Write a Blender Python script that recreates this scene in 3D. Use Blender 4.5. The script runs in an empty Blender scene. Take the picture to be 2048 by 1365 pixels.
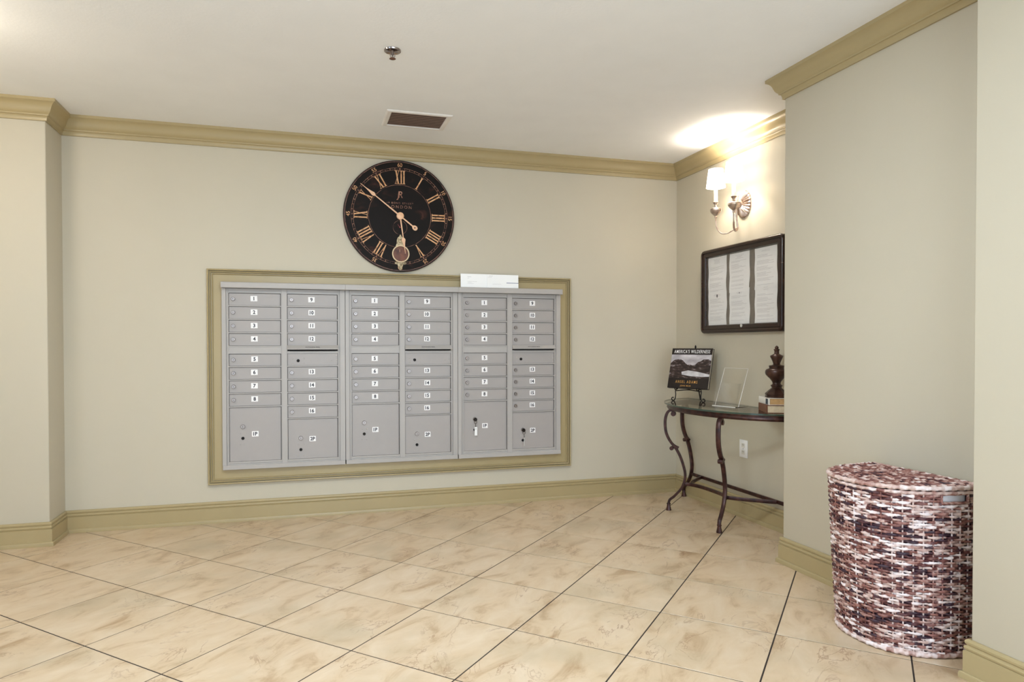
import bpy, bmesh, math, random
from mathutils import Vector, Matrix
random.seed(7)
PI = math.pi
scene = bpy.context.scene
COL = scene.collection

# ------------------------------------------------------------------ camera
H = 1.14
cam = bpy.data.cameras.new('camera'); camo = bpy.data.objects.new('camera', cam); COL.objects.link(camo)
cam.sensor_width = 36.0; cam.lens = 1352.13 / 2048 * 36.0
cam.shift_x = (1024 - 991.49) / 2048; cam.shift_y = (710.66 - 682.5) / 2048
cam.clip_start = 0.05
camo.location = (0, 0, H)
camo.rotation_euler = (PI / 2 - 0.0145, 0.0015, -0.2806)
scene.camera = camo
# ------------------------------------------------------------------ world, daylight, exposure
scene.view_settings.view_transform = 'Standard'; scene.view_settings.look = 'None'
scene.view_settings.gamma = 1.0; scene.view_settings.use_curve_mapping = False
scene.view_settings.exposure = 0.37
world = bpy.data.worlds.new('world'); scene.world = world; world.use_nodes = True
world.node_tree.nodes['Background'].inputs[0].default_value = (0.72, 0.83, 1.0, 1)
world.node_tree.nodes['Background'].inputs[1].default_value = 1.0

def area_light(name, loc, rot, sx, sy, power, color):
    l = bpy.data.lights.new(name, 'AREA'); l.shape = 'RECTANGLE'; l.size = sx; l.size_y = sy
    l.energy = power; l.color = color
    o = bpy.data.objects.new(name, l); COL.objects.link(o); o.location = loc; o.rotation_euler = rot
    return o
# daylight entering by the big rear window (behind the camera) and the side window on the left
area_light('daylight_rear_window', (0.55, -1.74, 1.05), (PI / 2, 0, 0), 2.8, 1.8, 76, (0.70, 0.85, 1.0))
area_light('daylight_side_window', (-2.84, 0.1, 0.95), (PI / 2, 0, -PI / 2), 2.2, 1.6, 18, (0.40, 0.69, 1.0))
# added ceiling fill light with no known source, above the view
area_light('fill_panel_light', (0.3, 1.95, 2.502), (0, 0, 0), 0.6, 0.6, 35, (0.80, 0.91, 1.0))

# ------------------------------------------------------------------ helpers
def lin(c):
    c = c / 255.0
    return c / 12.92 if c <= 0.04045 else ((c + 0.055) / 1.055) ** 2.4
def rgb(r, g, b): return (lin(r), lin(g), lin(b), 1.0)

def new_mat(name):
    m = bpy.data.materials.new(name); m.use_nodes = True
    nt = m.node_tree
    return m, nt, nt.nodes['Principled BSDF']
def mat(name, col, rough=0.5, metal=0.0, var=0.05, scale=8.0, bump=0.0, bscale=200.0, spec=0.5, coat=0.0):
    m, nt, b = new_mat(name)
    b.inputs['Roughness'].default_value = rough; b.inputs['Metallic'].default_value = metal
    b.inputs['Specular IOR Level'].default_value = spec
    b.inputs['Coat Weight'].default_value = coat
    tc = nt.nodes.new('ShaderNodeTexCoord')
    n = nt.nodes.new('ShaderNodeTexNoise'); n.inputs['Scale'].default_value = scale; n.inputs['Detail'].default_value = 4
    nt.links.new(tc.outputs['Object'], n.inputs['Vector'])
    r = nt.nodes.new('ShaderNodeValToRGB')
    r.color_ramp.elements[0].position = 0.3; r.color_ramp.elements[1].position = 0.7
    r.color_ramp.elements[0].color = tuple(c * (1 - var) for c in col[:3]) + (1,)
    r.color_ramp.elements[1].color = tuple(min(1, c * (1 + var)) for c in col[:3]) + (1,)
    nt.links.new(n.outputs['Fac'], r.inputs['Fac']); nt.links.new(r.outputs['Color'], b.inputs['Base Color'])
    if bump > 0:
        n2 = nt.nodes.new('ShaderNodeTexNoise'); n2.inputs['Scale'].default_value = bscale; n2.inputs['Detail'].default_value = 3
        nt.links.new(tc.outputs['Object'], n2.inputs['Vector'])
        bp = nt.nodes.new('ShaderNodeBump'); bp.inputs['Strength'].default_value = bump; bp.inputs['Distance'].default_value = 0.002
        nt.links.new(n2.outputs['Fac'], bp.inputs['Height']); nt.links.new(bp.outputs['Normal'], b.inputs['Normal'])
    return m
def ramp_mat(name, stops, scale=6.0, detail=5, rough=0.5, metal=0.0, stretch=(1, 1, 1), distortion=0.0, spec=0.5):
    m, nt, b = new_mat(name)
    b.inputs['Roughness'].default_value = rough; b.inputs['Metallic'].default_value = metal
    b.inputs['Specular IOR Level'].default_value = spec
    tc = nt.nodes.new('ShaderNodeTexCoord'); mp = nt.nodes.new('ShaderNodeMapping'); mp.inputs['Scale'].default_value = stretch
    n = nt.nodes.new('ShaderNodeTexNoise'); n.inputs['Scale'].default_value = scale; n.inputs['Detail'].default_value = detail
    n.inputs['Distortion'].default_value = distortion
    r = nt.nodes.new('ShaderNodeValToRGB')
    while len(r.color_ramp.elements) < len(stops): r.color_ramp.elements.new(0.5)
    for e, (p, c) in zip(r.color_ramp.elements, stops): e.position = p; e.color = c
    nt.links.new(tc.outputs['Object'], mp.inputs['Vector']); nt.links.new(mp.outputs['Vector'], n.inputs['Vector'])
    nt.links.new(n.outputs['Fac'], r.inputs['Fac']); nt.links.new(r.outputs['Color'], b.inputs['Base Color'])
    return m
def emit_mat(name, col, strength):
    m, nt, b = new_mat(name)
    b.inputs['Base Color'].default_value = col; b.inputs['Emission Color'].default_value = col
    b.inputs['Emission Strength'].default_value = strength
    return m
def glass_mat(name, tint, rough=0.0, ior=1.5, fac_mul=1.0):
    m = bpy.data.materials.new(name); m.use_nodes = True; nt = m.node_tree
    nt.nodes.remove(nt.nodes['Principled BSDF']); out = nt.nodes['Material Output']
    t = nt.nodes.new('ShaderNodeBsdfTransparent'); t.inputs[0].default_value = tint
    g = nt.nodes.new('ShaderNodeBsdfGlossy'); g.inputs['Roughness'].default_value = rough
    f = nt.nodes.new('ShaderNodeLayerWeight')            # Schlick: f0 + (1 - f0) * facing^5, the same from both sides
    pw = nt.nodes.new('ShaderNodeMath'); pw.operation = 'POWER'; pw.inputs[1].default_value = 5.0  # Schlick exponent
    nt.links.new(f.outputs['Facing'], pw.inputs[0])
    f0 = ((ior - 1) / (ior + 1)) ** 2
    mu = nt.nodes.new('ShaderNodeMath'); mu.operation = 'MULTIPLY_ADD'; mu.inputs[1].default_value = fac_mul * (1 - f0); mu.inputs[2].default_value = f0 * fac_mul
    mx = nt.nodes.new('ShaderNodeMixShader')
    nt.links.new(pw.outputs[0], mu.inputs[0]); nt.links.new(mu.outputs[0], mx.inputs[0])
    nt.links.new(t.outputs[0], mx.inputs[1]); nt.links.new(g.outputs[0], mx.inputs[2]); nt.links.new(mx.outputs[0], out.inputs[0])
    return m

class MB:
    def __init__(s): s.v = []; s.f = []; s.m = []; s.attr = []
    def add(s, vs, fs, mi=0):
        o = len(s.v); s.v += [tuple(v) for v in vs]
        for f in fs: s.f.append(tuple(i + o for i in f)); s.m.append(mi)
        return s
    def box(s, x0, x1, y0, y1, z0, z1, mi=0):
        vs = [(x, y, z) for z in (z0, z1) for y in (y0, y1) for x in (x0, x1)]
        return s.add(vs, [(0, 2, 3, 1), (4, 5, 7, 6), (0, 1, 5, 4), (2, 6, 7, 3), (0, 4, 6, 2), (1, 3, 7, 5)], mi)
    def bbox(s, x0, x1, y0, y1, z0, z1, b=0.002, mi=0, seg=1):
        bm = bmesh.new(); bmesh.ops.create_cube(bm, size=1.0)
        for v in bm.verts:
            v.co = Vector(((x0 + x1) / 2 + v.co.x * (x1 - x0), (y0 + y1) / 2 + v.co.y * (y1 - y0), (z0 + z1) / 2 + v.co.z * (z1 - z0)))
        bmesh.ops.bevel(bm, geom=bm.edges[:], offset=b, segments=seg, affect='EDGES', profile=0.5)
        bm.verts.index_update()
        s.add([v.co[:] for v in bm.verts], [[v.index for v in f.verts] for f in bm.faces], mi); bm.free(); return s
    def prism(s, poly, fn, d0, d1, mi=0):
        """poly: 2D points counter-clockwise; fn(u, v, d) -> xyz."""
        n = len(poly)
        vs = [fn(u, v, d0) for u, v in poly] + [fn(u, v, d1) for u, v in poly]
        fs = [tuple(range(n - 1, -1, -1)), tuple(range(n, 2 * n))] + [(i, (i + 1) % n, n + (i + 1) % n, n + i) for i in range(n)]
        return s.add(vs, fs, mi)
    def lathe(s, prof, seg=24, M=None, mi=0, sx=1.0, sy=1.0, caps=True):
        vs = []; fs = []
        for r, z in prof:
            for k in range(seg):
                a = 2 * PI * k / seg; p = Vector((r * math.cos(a) * sx, r * math.sin(a) * sy, z))
                vs.append(tuple(M @ p) if M else tuple(p))
        n = len(prof)
        for i in range(n - 1):
            for k in range(seg):
                k2 = (k + 1) % seg
                fs.append((i * seg + k, i * seg + k2, (i + 1) * seg + k2, (i + 1) * seg + k))
        if caps and prof[0][0] > 1e-6: fs.append(tuple(range(seg - 1, -1, -1)))
        if caps and prof[-1][0] > 1e-6: fs.append(tuple(range((n - 1) * seg, n * seg)))
        return s.add(vs, fs, mi)
    def tube(s, pts, rad, seg=8, closed=False, mi=0, up=Vector((0, 0, 1)), flat=1.0, modul=None, caps=True):
        """rad: number or list; flat scales the section along the 'side' axis."""
        pts = [Vector(p) for p in pts]; n = len(pts); vs = []; fs = []
        prev = None
        for i, p in enumerate(pts):
            if closed: t = pts[(i + 1) % n] - pts[i - 1]
            else: t = pts[min(i + 1, n - 1)] - pts[max(i - 1, 0)]
            t.normalize()
            if prev is None:
                u = up - t * up.dot(t)
                if u.length < 1e-4: u = Vector((1, 0, 0)) - t * t.x
            else:
                u = prev - t * prev.dot(t)
            u.normalize(); prev = u; w = t.cross(u)
            r = rad[i] if isinstance(rad, (list, tuple)) else rad
            for k in range(seg):
                a = 2 * PI * k / seg; rr = r * (modul(i, a) if modul else 1.0)
                vs.append(tuple(p + u * (math.cos(a) * rr) + w * (math.sin(a) * rr * flat)))
        m = n if closed else n - 1
        for i in range(m):
            j = (i + 1) % n
            for k in range(seg):
                k2 = (k + 1) % seg
                fs.append((i * seg + k, i * seg + k2, j * seg + k2, j * seg + k))
        if not closed and caps: fs.append(tuple(range(seg - 1, -1, -1))); fs.append(tuple(range((n - 1) * seg, n * seg)))
        return s.add(vs, fs, mi)
    def mesh(s, name, mats, smooth=None):
        me = bpy.data.meshes.new(name); me.from_pydata(s.v, [], s.f)
        for m in (mats if isinstance(mats, (list, tuple)) else [mats]): me.materials.append(m)
        if any(s.m): me.polygons.foreach_set('material_index', s.m)
        if s.attr:
            a = me.attributes.new('tone', 'FLOAT', 'POINT'); a.data.foreach_set('value', s.attr)
        bm = bmesh.new(); bm.from_mesh(me); bmesh.ops.recalc_face_normals(bm, faces=bm.faces[:]); bm.to_mesh(me); bm.free()
        if smooth is not None:
            me.polygons.foreach_set('use_smooth', [True] * len(me.polygons)); me.set_sharp_from_angle(angle=math.radians(smooth))
        me.update(); return me
    def build(s, name, mats, parent=None, smooth=None, loc=(0, 0, 0)):
        return link(name, s.mesh(name, mats, smooth), parent, loc)
def link(name, me, parent=None, loc=(0, 0, 0), rot=(0, 0, 0)):
    o = bpy.data.objects.new(name, me); COL.objects.link(o); o.location = loc; o.rotation_euler = rot
    if parent: o.parent = parent
    return o
def tag(o, label=None, cat=None, group=None, kind=None):
    if label: o['label'] = label
    if cat: o['category'] = cat
    if group: o['group'] = group
    if kind: o['kind'] = kind
    return o
def thing(name, label, cat, loc=(0, 0, 0), rotz=0.0, group=None):
    o = bpy.data.objects.new(name, None); COL.objects.link(o); o.location = loc; o.rotation_euler = (0, 0, rotz)
    o.empty_display_size = 0.1
    return tag(o, label, cat, group)
def structure(o, label, cat): return tag(o, label, cat, None, 'structure')
def smoothline(pts, n=8):
    """Catmull-Rom through pts."""
    P = [Vector(p) for p in pts]; out = []
    for i in range(len(P) - 1):
        p0, p1, p2, p3 = P[max(i - 1, 0)], P[i], P[i + 1], P[min(i + 2, len(P) - 1)]
        for k in range(n):
            t = k / n
            out.append(0.5 * ((2 * p1) + (p2 - p0) * t + (2 * p0 - 5 * p1 + 4 * p2 - p3) * t * t + (3 * p1 - p0 - 3 * p2 + p3) * t ** 3))
    out.append(P[-1]); return out
def text_geo(txt, size, bold=0.0, sx=1.0, spacing=1.0):
    cu = bpy.data.curves.new('t', 'FONT'); cu.body = txt; cu.size = size; cu.align_x = 'CENTER'; cu.align_y = 'CENTER'
    cu.offset = bold; cu.space_character = spacing; cu.resolution_u = 3
    ob = bpy.data.objects.new('t', cu); me = bpy.data.meshes.new_from_object(ob)
    vs = [(v.co.x * sx, v.co.y) for v in me.vertices]; fs = [tuple(p.vertices) for p in me.polygons]
    bpy.data.objects.remove(ob); bpy.data.meshes.remove(me); bpy.data.curves.remove(cu)
    if vs:
        xs = [v[0] for v in vs]; ys = [v[1] for v in vs]; cx = (min(xs) + max(xs)) / 2; cy = (min(ys) + max(ys)) / 2
        vs = [(x - cx, y - cy) for x, y in vs]
    return vs, fs
def add_text(mb, txt, size, fn, mi=0, bold=0.0, sx=1.0, spacing=1.0):
    vs, fs = text_geo(txt, size, bold, sx, spacing); mb.add([fn(u, v) for u, v in vs], fs, mi)

# ------------------------------------------------------------------ materials
M_wall = mat('wall_paint', rgb(198, 189, 169), 0.6, var=0.012, scale=3, bump=0.08, bscale=260)
M_ceil = mat('ceiling_paint', rgb(243, 242, 241), 0.75, var=0.015, scale=5, bump=0.3, bscale=75)
M_trim = mat('olive_trim_paint', rgb(172, 154, 114), 0.32, var=0.02, scale=6, spec=0.5)
M_grout = mat('dark_grout', rgb(50, 40, 36), 0.9, var=0.12, scale=40)
M_grey = mat('grey_powder_coat', rgb(176, 170, 165), 0.42, var=0.015, scale=10, bump=0.05, bscale=500)
M_greydoor = mat('grey_powder_coat_door', rgb(167, 160, 156), 0.42, var=0.015, scale=10, bump=0.05, bscale=500)
M_chrome = mat('satin_nickel', rgb(158, 150, 146), 0.38, 1.0, 0.04)
M_darkmetal = mat('dark_lock_metal', rgb(52, 46, 42), 0.35, 0.9, 0.1)
M_black = mat('black_lock_and_gap_shade', rgb(14, 12, 12), 0.8, var=0.02)  # black of the locks; also painted shade in the door gaps
M_white = mat('white_label', rgb(246, 243, 242), 0.5, var=0.01)
M_ink = mat('navy_black_ink', rgb(22, 20, 36), 0.5, var=0.02)
M_paper = mat('white_paper', rgb(250, 249, 247), 0.65, var=0.015, scale=12)
M_print = mat('faint_grey_print', rgb(210, 207, 206), 0.7, var=0.05)
M_blueink = mat('blue_bar_print', rgb(62, 70, 120), 0.6, var=0.03)
M_iron = ramp_mat('burgundy_iron', [(0.3, rgb(40, 20, 20)), (0.55, rgb(66, 36, 32)), (0.8, rgb(92, 58, 48))], 30, 4, 0.36, 0.35)
M_blackiron = mat('black_wrought_iron', rgb(30, 22, 20), 0.45, 0.5, 0.15, 40)
M_wood = ramp_mat('dark_mahogany', [(0.3, rgb(26, 12, 9)), (0.6, rgb(44, 22, 15)), (0.8, rgb(60, 32, 20))], 9, 6, 0.22, 0.0, (8, 1, 8))
M_cork = mat('grey_brown_board', rgb(122, 112, 100), 0.85, var=0.08, scale=60)
M_silver = ramp_mat('antique_silver', [(0.3, rgb(150, 122, 108)), (0.55, rgb(196, 178, 166)), (0.8, rgb(222, 212, 204))], 28, 4, 0.3, 0.85)
M_candle = mat('candle_sleeve', rgb(240, 228, 208), 0.5, var=0.01)
M_finial = ramp_mat('bronze_finial', [(0.3, rgb(40, 24, 20)), (0.6, rgb(74, 46, 36)), (0.8, rgb(110, 76, 58))], 14, 5, 0.3, 0.25)
M_gold = ramp_mat('worn_gold_print', [(0.30, rgb(120, 78, 52)), (0.42, rgb(206, 150, 100)), (0.7, rgb(232, 184, 136))], 38, 5, 0.55)
M_thin = ramp_mat('thin_copper_print', [(0.35, rgb(70, 44, 36)), (0.5, rgb(168, 116, 92)), (0.8, rgb(206, 160, 130))], 30, 5, 0.6)
M_hand = mat('rose_gold_hand', rgb(226, 180, 142), 0.4, 0.15, 0.05)
M_brass = ramp_mat('antique_brass', [(0.35, rgb(120, 100, 70)), (0.6, rgb(190, 172, 136)), (0.8, rgb(226, 212, 180))], 60, 4, 0.4, 0.3)
M_ring = mat('cream_brass_ring', rgb(232, 206, 170), 0.4, 0.1, 0.04)
M_bob = ramp_mat('copper_bob', [(0.3, rgb(66, 36, 26)), (0.7, rgb(118, 70, 48))], 20, 5, 0.4, 0.3)
M_dial = ramp_mat('aged_black_dial', [(0.0, rgb(22, 19, 17)), (0.56, rgb(27, 22, 20)), (0.68, rgb(48, 30, 25)), (0.82, rgb(100, 64, 54))], 9, 9, 0.6, 0.0, (1, 1, 1.6), 0.8, 0.15)
M_rim = ramp_mat('worn_dial_edge', [(0.35, rgb(26, 16, 14)), (0.6, rgb(58, 30, 26)), (0.8, rgb(110, 70, 56))], 25, 6, 0.5)
M_glass = glass_mat('clear_glass', (0.99, 0.985, 0.985, 1))
M_tglass = glass_mat('table_glass', (0.955, 0.975, 0.945, 1), 0.0, 1.52)
M_gunder = glass_mat('table_glass_underside', (0.985, 0.995, 0.98, 1), 0.0, 1.52, 0.0)
M_gedge = mat('green_glass_edge', rgb(60, 74, 62), 0.1, var=0.1)
M_acryl = glass_mat('acrylic', (0.995, 0.992, 0.985, 1), 0.05, 1.49, 1.3)
M_acredge = mat('acrylic_edge', rgb(226, 222, 214), 0.2, var=0.02)
M_bulb = emit_mat('warm_bulb', (1.0, 0.86, 0.66, 1), 6.0)

def shade_material():
    m, nt, b = new_mat('lit_fabric_shade')
    b.inputs['Base Color'].default_value = rgb(250, 244, 232); b.inputs['Roughness'].default_value = 0.8
    b.inputs['Emission Color'].default_value = (1.0, 0.95, 0.88, 1); b.inputs['Emission Strength'].default_value = 4.4
    return m
M_shade = shade_material()
M_shaderim = mat('shade_piping', rgb(190, 180, 160), 0.7)

def tile_material():
    m, nt, b = new_mat('beige_stone_tile'); b.inputs['Roughness'].default_value = 0.34
    N = nt.nodes.new; L = nt.links.new
    tc = N('ShaderNodeTexCoord'); oi = N('ShaderNodeObjectInfo')
    off = N('ShaderNodeVectorMath'); off.operation = 'SCALE'; off.inputs[0].default_value = (37.0, 53.0, 19.0)
    L(oi.outputs['Random'], off.inputs['Scale'])
    ad = N('ShaderNodeVectorMath'); L(tc.outputs['Object'], ad.inputs[0]); L(off.outputs[0], ad.inputs[1])
    rot = N('ShaderNodeMapping'); rot.inputs['Rotation'].default_value = (0, 0, 0.55); rot.inputs['Scale'].default_value = (1.0, 2.1, 1.0)
    L(ad.outputs[0], rot.inputs['Vector'])
    n1 = N('ShaderNodeTexNoise'); n1.inputs['Scale'].default_value = 4.2; n1.inputs['Detail'].default_value = 7; n1.inputs['Roughness'].default_value = 0.62; n1.inputs['Distortion'].default_value = 0.7
    L(rot.outputs[0], n1.inputs['Vector'])
    r1 = N('ShaderNodeValToRGB'); el = r1.color_ramp.elements
    el[0].position = 0.30; el[0].color = rgb(172, 142, 108); el[1].position = 0.70; el[1].color = rgb(214, 194, 168)
    e = el.new(0.46); e.color = rgb(204, 180, 149)
    L(n1.outputs['Fac'], r1.inputs['Fac'])
    # dark thin veins where a second noise crosses its middle
    n2 = N('ShaderNodeTexNoise'); n2.inputs['Scale'].default_value = 3.0; n2.inputs['Detail'].default_value = 5; n2.inputs['Roughness'].default_value = 0.6; n2.inputs['Distortion'].default_value = 0.9
    L(rot.outputs[0], n2.inputs['Vector'])
    r2 = N('ShaderNodeValToRGB'); e2 = r2.color_ramp.elements
    e2[0].position = 0.486; e2[0].color = (0, 0, 0, 1); e2[1].position = 0.514; e2[1].color = (0, 0, 0, 1)
    e = e2.new(0.5); e.color = (1, 1, 1, 1)
    L(n2.outputs['Fac'], r2.inputs['Fac'])
    n3 = N('ShaderNodeTexNoise'); n3.inputs['Scale'].default_value = 3.4; n3.inputs['Detail'].default_value = 3
    L(ad.outputs[0], n3.inputs['Vector'])
    r3 = N('ShaderNodeValToRGB'); r3.color_ramp.elements[0].position = 0.48; r3.color_ramp.elements[1].position = 0.62
    L(n3.outputs['Fac'], r3.inputs['Fac'])
    mu = N('ShaderNodeMath'); mu.operation = 'MULTIPLY'; L(r2.outputs['Color'], mu.inputs[0]); L(r3.outputs['Color'], mu.inputs[1])
    mu2 = N('ShaderNodeMath'); mu2.operation = 'MULTIPLY'; mu2.inputs[1].default_value = 0.6; L(mu.outputs[0], mu2.inputs[0])
    mx = N('ShaderNodeMix'); mx.data_type = 'RGBA'; L(mu2.outputs[0], mx.inputs[0]); L(r1.outputs['Color'], mx.inputs[6]); mx.inputs[7].default_value = rgb(134, 92, 62)
    # grey-green clouds
    n4 = N('ShaderNodeTexNoise'); n4.inputs['Scale'].default_value = 2.6; n4.inputs['Detail'].default_value = 4
    L(ad.outputs[0], n4.inputs['Vector'])
    r4 = N('ShaderNodeValToRGB'); r4.color_ramp.elements[0].position = 0.52; r4.color_ramp.elements[1].position = 0.78
    r4.color_ramp.elements[1].color = (0.7, 0.7, 0.7, 1)
    L(n4.outputs['Fac'], r4.inputs['Fac'])
    mx2 = N('ShaderNodeMix'); mx2.data_type = 'RGBA'; L(r4.outputs['Color'], mx2.inputs[0]); L(mx.outputs[2], mx2.inputs[6]); mx2.inputs[7].default_value = rgb(176, 160, 132)
    L(mx2.outputs[2], b.inputs['Base Color'])
    bp = N('ShaderNodeBump'); bp.inputs['Strength'].default_value = 0.06; bp.inputs['Distance'].default_value = 0.002
    L(n2.outputs['Fac'], bp.inputs['Height']); L(bp.outputs['Normal'], b.inputs['Normal'])
    return m
M_tile = tile_material()

def strand_material(name, dark=0.0):
    m, nt, b = new_mat(name); b.inputs['Roughness'].default_value = 0.5
    N = nt.nodes.new; L = nt.links.new
    at = N('ShaderNodeAttribute'); at.attribute_name = 'tone'
    tc = N('ShaderNodeTexCoord'); n = N('ShaderNodeTexNoise'); n.inputs['Scale'].default_value = 70; n.inputs['Detail'].default_value = 3
    L(tc.outputs['Object'], n.inputs['Vector'])
    a1 = N('ShaderNodeMath'); a1.operation = 'MULTIPLY_ADD'; a1.inputs[1].default_value = 0.5; a1.inputs[2].default_value = -0.25 - dark
    L(n.outputs['Fac'], a1.inputs[0])
    a2 = N('ShaderNodeMath'); L(at.outputs['Fac'], a2.inputs[0]); L(a1.outputs[0], a2.inputs[1])
    r = N('ShaderNodeValToRGB'); el = r.color_ramp.elements
    el[0].position = 0.0; el[0].color = rgb(50, 28, 42); el[1].position = 1.0; el[1].color = rgb(236, 222, 220)
    for p, c in ((0.25, rgb(92, 48, 46)), (0.48, rgb(148, 100, 90)), (0.72, rgb(204, 176, 166))):
        e = el.new(p); e.color = c
    L(a2.outputs[0], r.inputs['Fac']); L(r.outputs['Color'], b.inputs['Base Color'])
    return m
M_strand = strand_material('water_hyacinth_strand')
M_braid = strand_material('water_hyacinth_braid', -0.12)
M_basketdark = mat('basket_inner_dark', rgb(44, 24, 30), 0.9, var=0.1)
M_liner = mat('white_cotton_liner', rgb(240, 238, 242), 0.8, var=0.01)

# ------------------------------------------------------------------ room plan (metres; camera above the origin)
YB, XR, YL, XL, XF, YF, XN, YN, ZC = 4.67, 2.81, 4.404, -1.3845, 2.417, 2.968, 2.187, 1.75, 2.5256
XW, YR, XO = -2.9, -1.8, 3.2            # left wall, rear wall, outer right

# floor: grout slab with a loose grid of tiles laid at 45 degrees
flo = MB().box(XW - .1, XO, YR - .1, YB + .3, -0.06, -0.0015).build('floor', M_grout)
structure(flo, 'beige marbled stone tile floor laid diagonally with dark grout', 'floor')
S = 0.4571; TS = S - 0.0056
tmb = MB(); h = TS / 2; c = 0.0008
tmb.add([(-h, -h, -.012), (h, -h, -.012), (h, h, -.012), (-h, h, -.012), (-h, -h, -c), (h, -h, -c), (h, h, -c), (-h, h, -c),
         (-h + c, -h + c, 0), (h - c, -h + c, 0), (h - c, h - c, 0), (-h + c, h - c, 0)],
        [(0, 3, 2, 1), (0, 1, 5, 4), (1, 2, 6, 5), (2, 3, 7, 6), (3, 0, 4, 7), (4, 5, 9, 8), (5, 6, 10, 9), (6, 7, 11, 10), (7, 4, 8, 11), (8, 9, 10, 11)])
tile_me = tmb.mesh('tile', M_tile)
q = math.sqrt(0.5)
for i in range(-14, 16):
    for j in range(-14, 16):
        x = -1.1187 + S * ((j + .5) * q + (i + .5) * q); y = 3.2077 + S * ((j + .5) * q - (i + .5) * q)
        r = h * 1.3
        if x < XW - r or x > XR + r or y < YR - r or y > YB + r: continue
        if x > XF + r and y < YF - r or x > XN + r and y < YN - r or x < XL - r and y > YL + r: continue
        link('tile', tile_me, flo, (x, y, 0), (0, 0, PI / 4))

ceil = MB().box(XW - .1, XO, YR - .1, YB + .3, ZC, ZC + .1).build('ceiling', M_ceil)
structure(ceil, 'off-white lightly textured ceiling', 'ceiling')

# mailbox recess in the back wall
RX0, RX1, RZ0, RZ1 = -0.488, 1.834, 0.339, 1.549
wb = MB()
wb.box(XL, RX0, YB, YB + .28, 0, ZC).box(RX1, XR + .2, YB, YB + .28, 0, ZC)
wb.box(RX0, RX1, YB, YB + .28, 0, RZ0).box(RX0, RX1, YB, YB + .28, RZ1, ZC).box(RX0, RX1, YB + .24, YB + .28, RZ0, RZ1)
structure(wb.build('wall_back', M_wall), 'long cream back wall that carries the mailboxes and clock', 'wall')
structure(MB().bbox(XW - .1, XL, YL, YB + .28, 0, ZC, .006, 0, 3).build('wall_pilaster', M_wall, None, 40), 'cream wall projecting forward at the far left', 'wall')
structure(MB().box(XR, XR + .2, YF - .2, YB, 0, ZC).build('wall_alcove', M_wall), 'cream alcove wall behind the console table and sconce', 'wall')
structure(MB().bbox(XF, XO, YN - .1, YF, 0, ZC, .006, 0, 3).build('wall_right', M_wall, None, 40), 'pale wall with an outer corner right of the console table', 'wall')
structure(MB().bbox(XN, XO, YR, YN, 0, ZC, .006, 0, 3).build('wall_near', M_wall, None, 40), 'nearest pale wall at the right edge, beside the wicker hamper', 'wall')
# left wall with side window, rear wall with the big window (both out of the frame)
wl = MB(); WY0, WY1, WZ0, WZ1 = -1.05, 1.25, 0.12, 1.8
wl.box(XW - .1, XW, YR, WY0, 0, ZC).box(XW - .1, XW, WY1, YL, 0, ZC).box(XW - .1, XW, WY0, WY1, 0, WZ0).box(XW - .1, XW, WY0, WY1, WZ1, ZC)
structure(wl.build('wall_left', M_wall), 'cream side wall with a window left of the camera', 'wall')
wr = MB(); RW0, RW1, RWZ0, RWZ1 = -0.9, 2.0, 0.1, 2.0
wr.box(XW - .1, RW0, YR - .1, YR, 0, ZC).box(RW1, XO, YR - .1, YR, 0, ZC).box(RW0, RW1, YR - .1, YR, 0, RWZ0).box(RW0, RW1, YR - .1, YR, RWZ1, ZC)
structure(wr.build('wall_rear', M_wall), 'cream rear wall with a large window behind the camera', 'wall')
w1 = MB()
for xx in (RW0, (RW0 + RW1) / 2 - .03, RW1 - .06): w1.box(xx, xx + .06, YR - .08, YR - .02, RWZ0, RWZ1)
w1.box(RW0, RW1, YR - .08, YR - .02, RWZ0, RWZ0 + .06).box(RW0, RW1, YR - .08, YR - .02, RWZ1 - .06, RWZ1)
w1o = structure(w1.build('window_1', M_paper), 'large white framed window behind the camera', 'window')
MB().box(RW0 + .03, RW1 - .03, YR - .052, YR - .048, RWZ0 + .03, RWZ1 - .03).build('pane', M_glass, w1o)
w2 = MB()
for yy in (WY0, (WY0 + WY1) / 2 - .03, WY1 - .06): w2.box(XW - .08, XW - .02, yy, yy + .06, WZ0, WZ1)
w2.box(XW - .08, XW - .02, WY0, WY1, WZ0, WZ0 + .06).box(XW - .08, XW - .02, WY0, WY1, WZ1 - .06, WZ1)
w2o = structure(w2.build('window_2', M_paper), 'white framed side window in the left wall', 'window')
MB().box(XW - .052, XW - .048, WY0 + .03, WY1 - .03, WZ0 + .03, WZ1 - .03).build('pane', M_glass, w2o)

# crown moulding and baseboards: one mitred length for each wall face
PATH = [(XW, YL), (XL, YL), (XL, YB), (XR, YB), (XR, YF), (XF, YF), (XF, YN), (XN, YN), (XN, YR)]
CROWN = [(0, 0), (.069, 0), (.069, -.016), (.063, -.019), (.056, -.024), (.049, -.032), (.044, -.042), (.040, -.053), (.036, -.064), (.030, -.073), (.023, -.079),
         (.0225, -.086), (.017, -.087), (.0135, -.091), (.0105, -.099), (.0095, -.107), (.0095, -.113), (0, -.113)]
BASE = [(0, .1355), (.007, .1355), (.0115, .132), (.0135, .127), (.0125, .120), (.009, .1165), (.009, .1145), (.0135, .112), (.0155, .107), (.014, .101), (.0105, .098), (.0105, .0965),
        (.0165, .094), (.0165, .024), (.021, .0235), (.0245, .020), (.026, .013), (.026, 0), (0, 0)]
def right_n(a, b):
    d = Vector((b[0] - a[0], b[1] - a[1])).normalized(); return Vector((d.y, -d.x))
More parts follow.
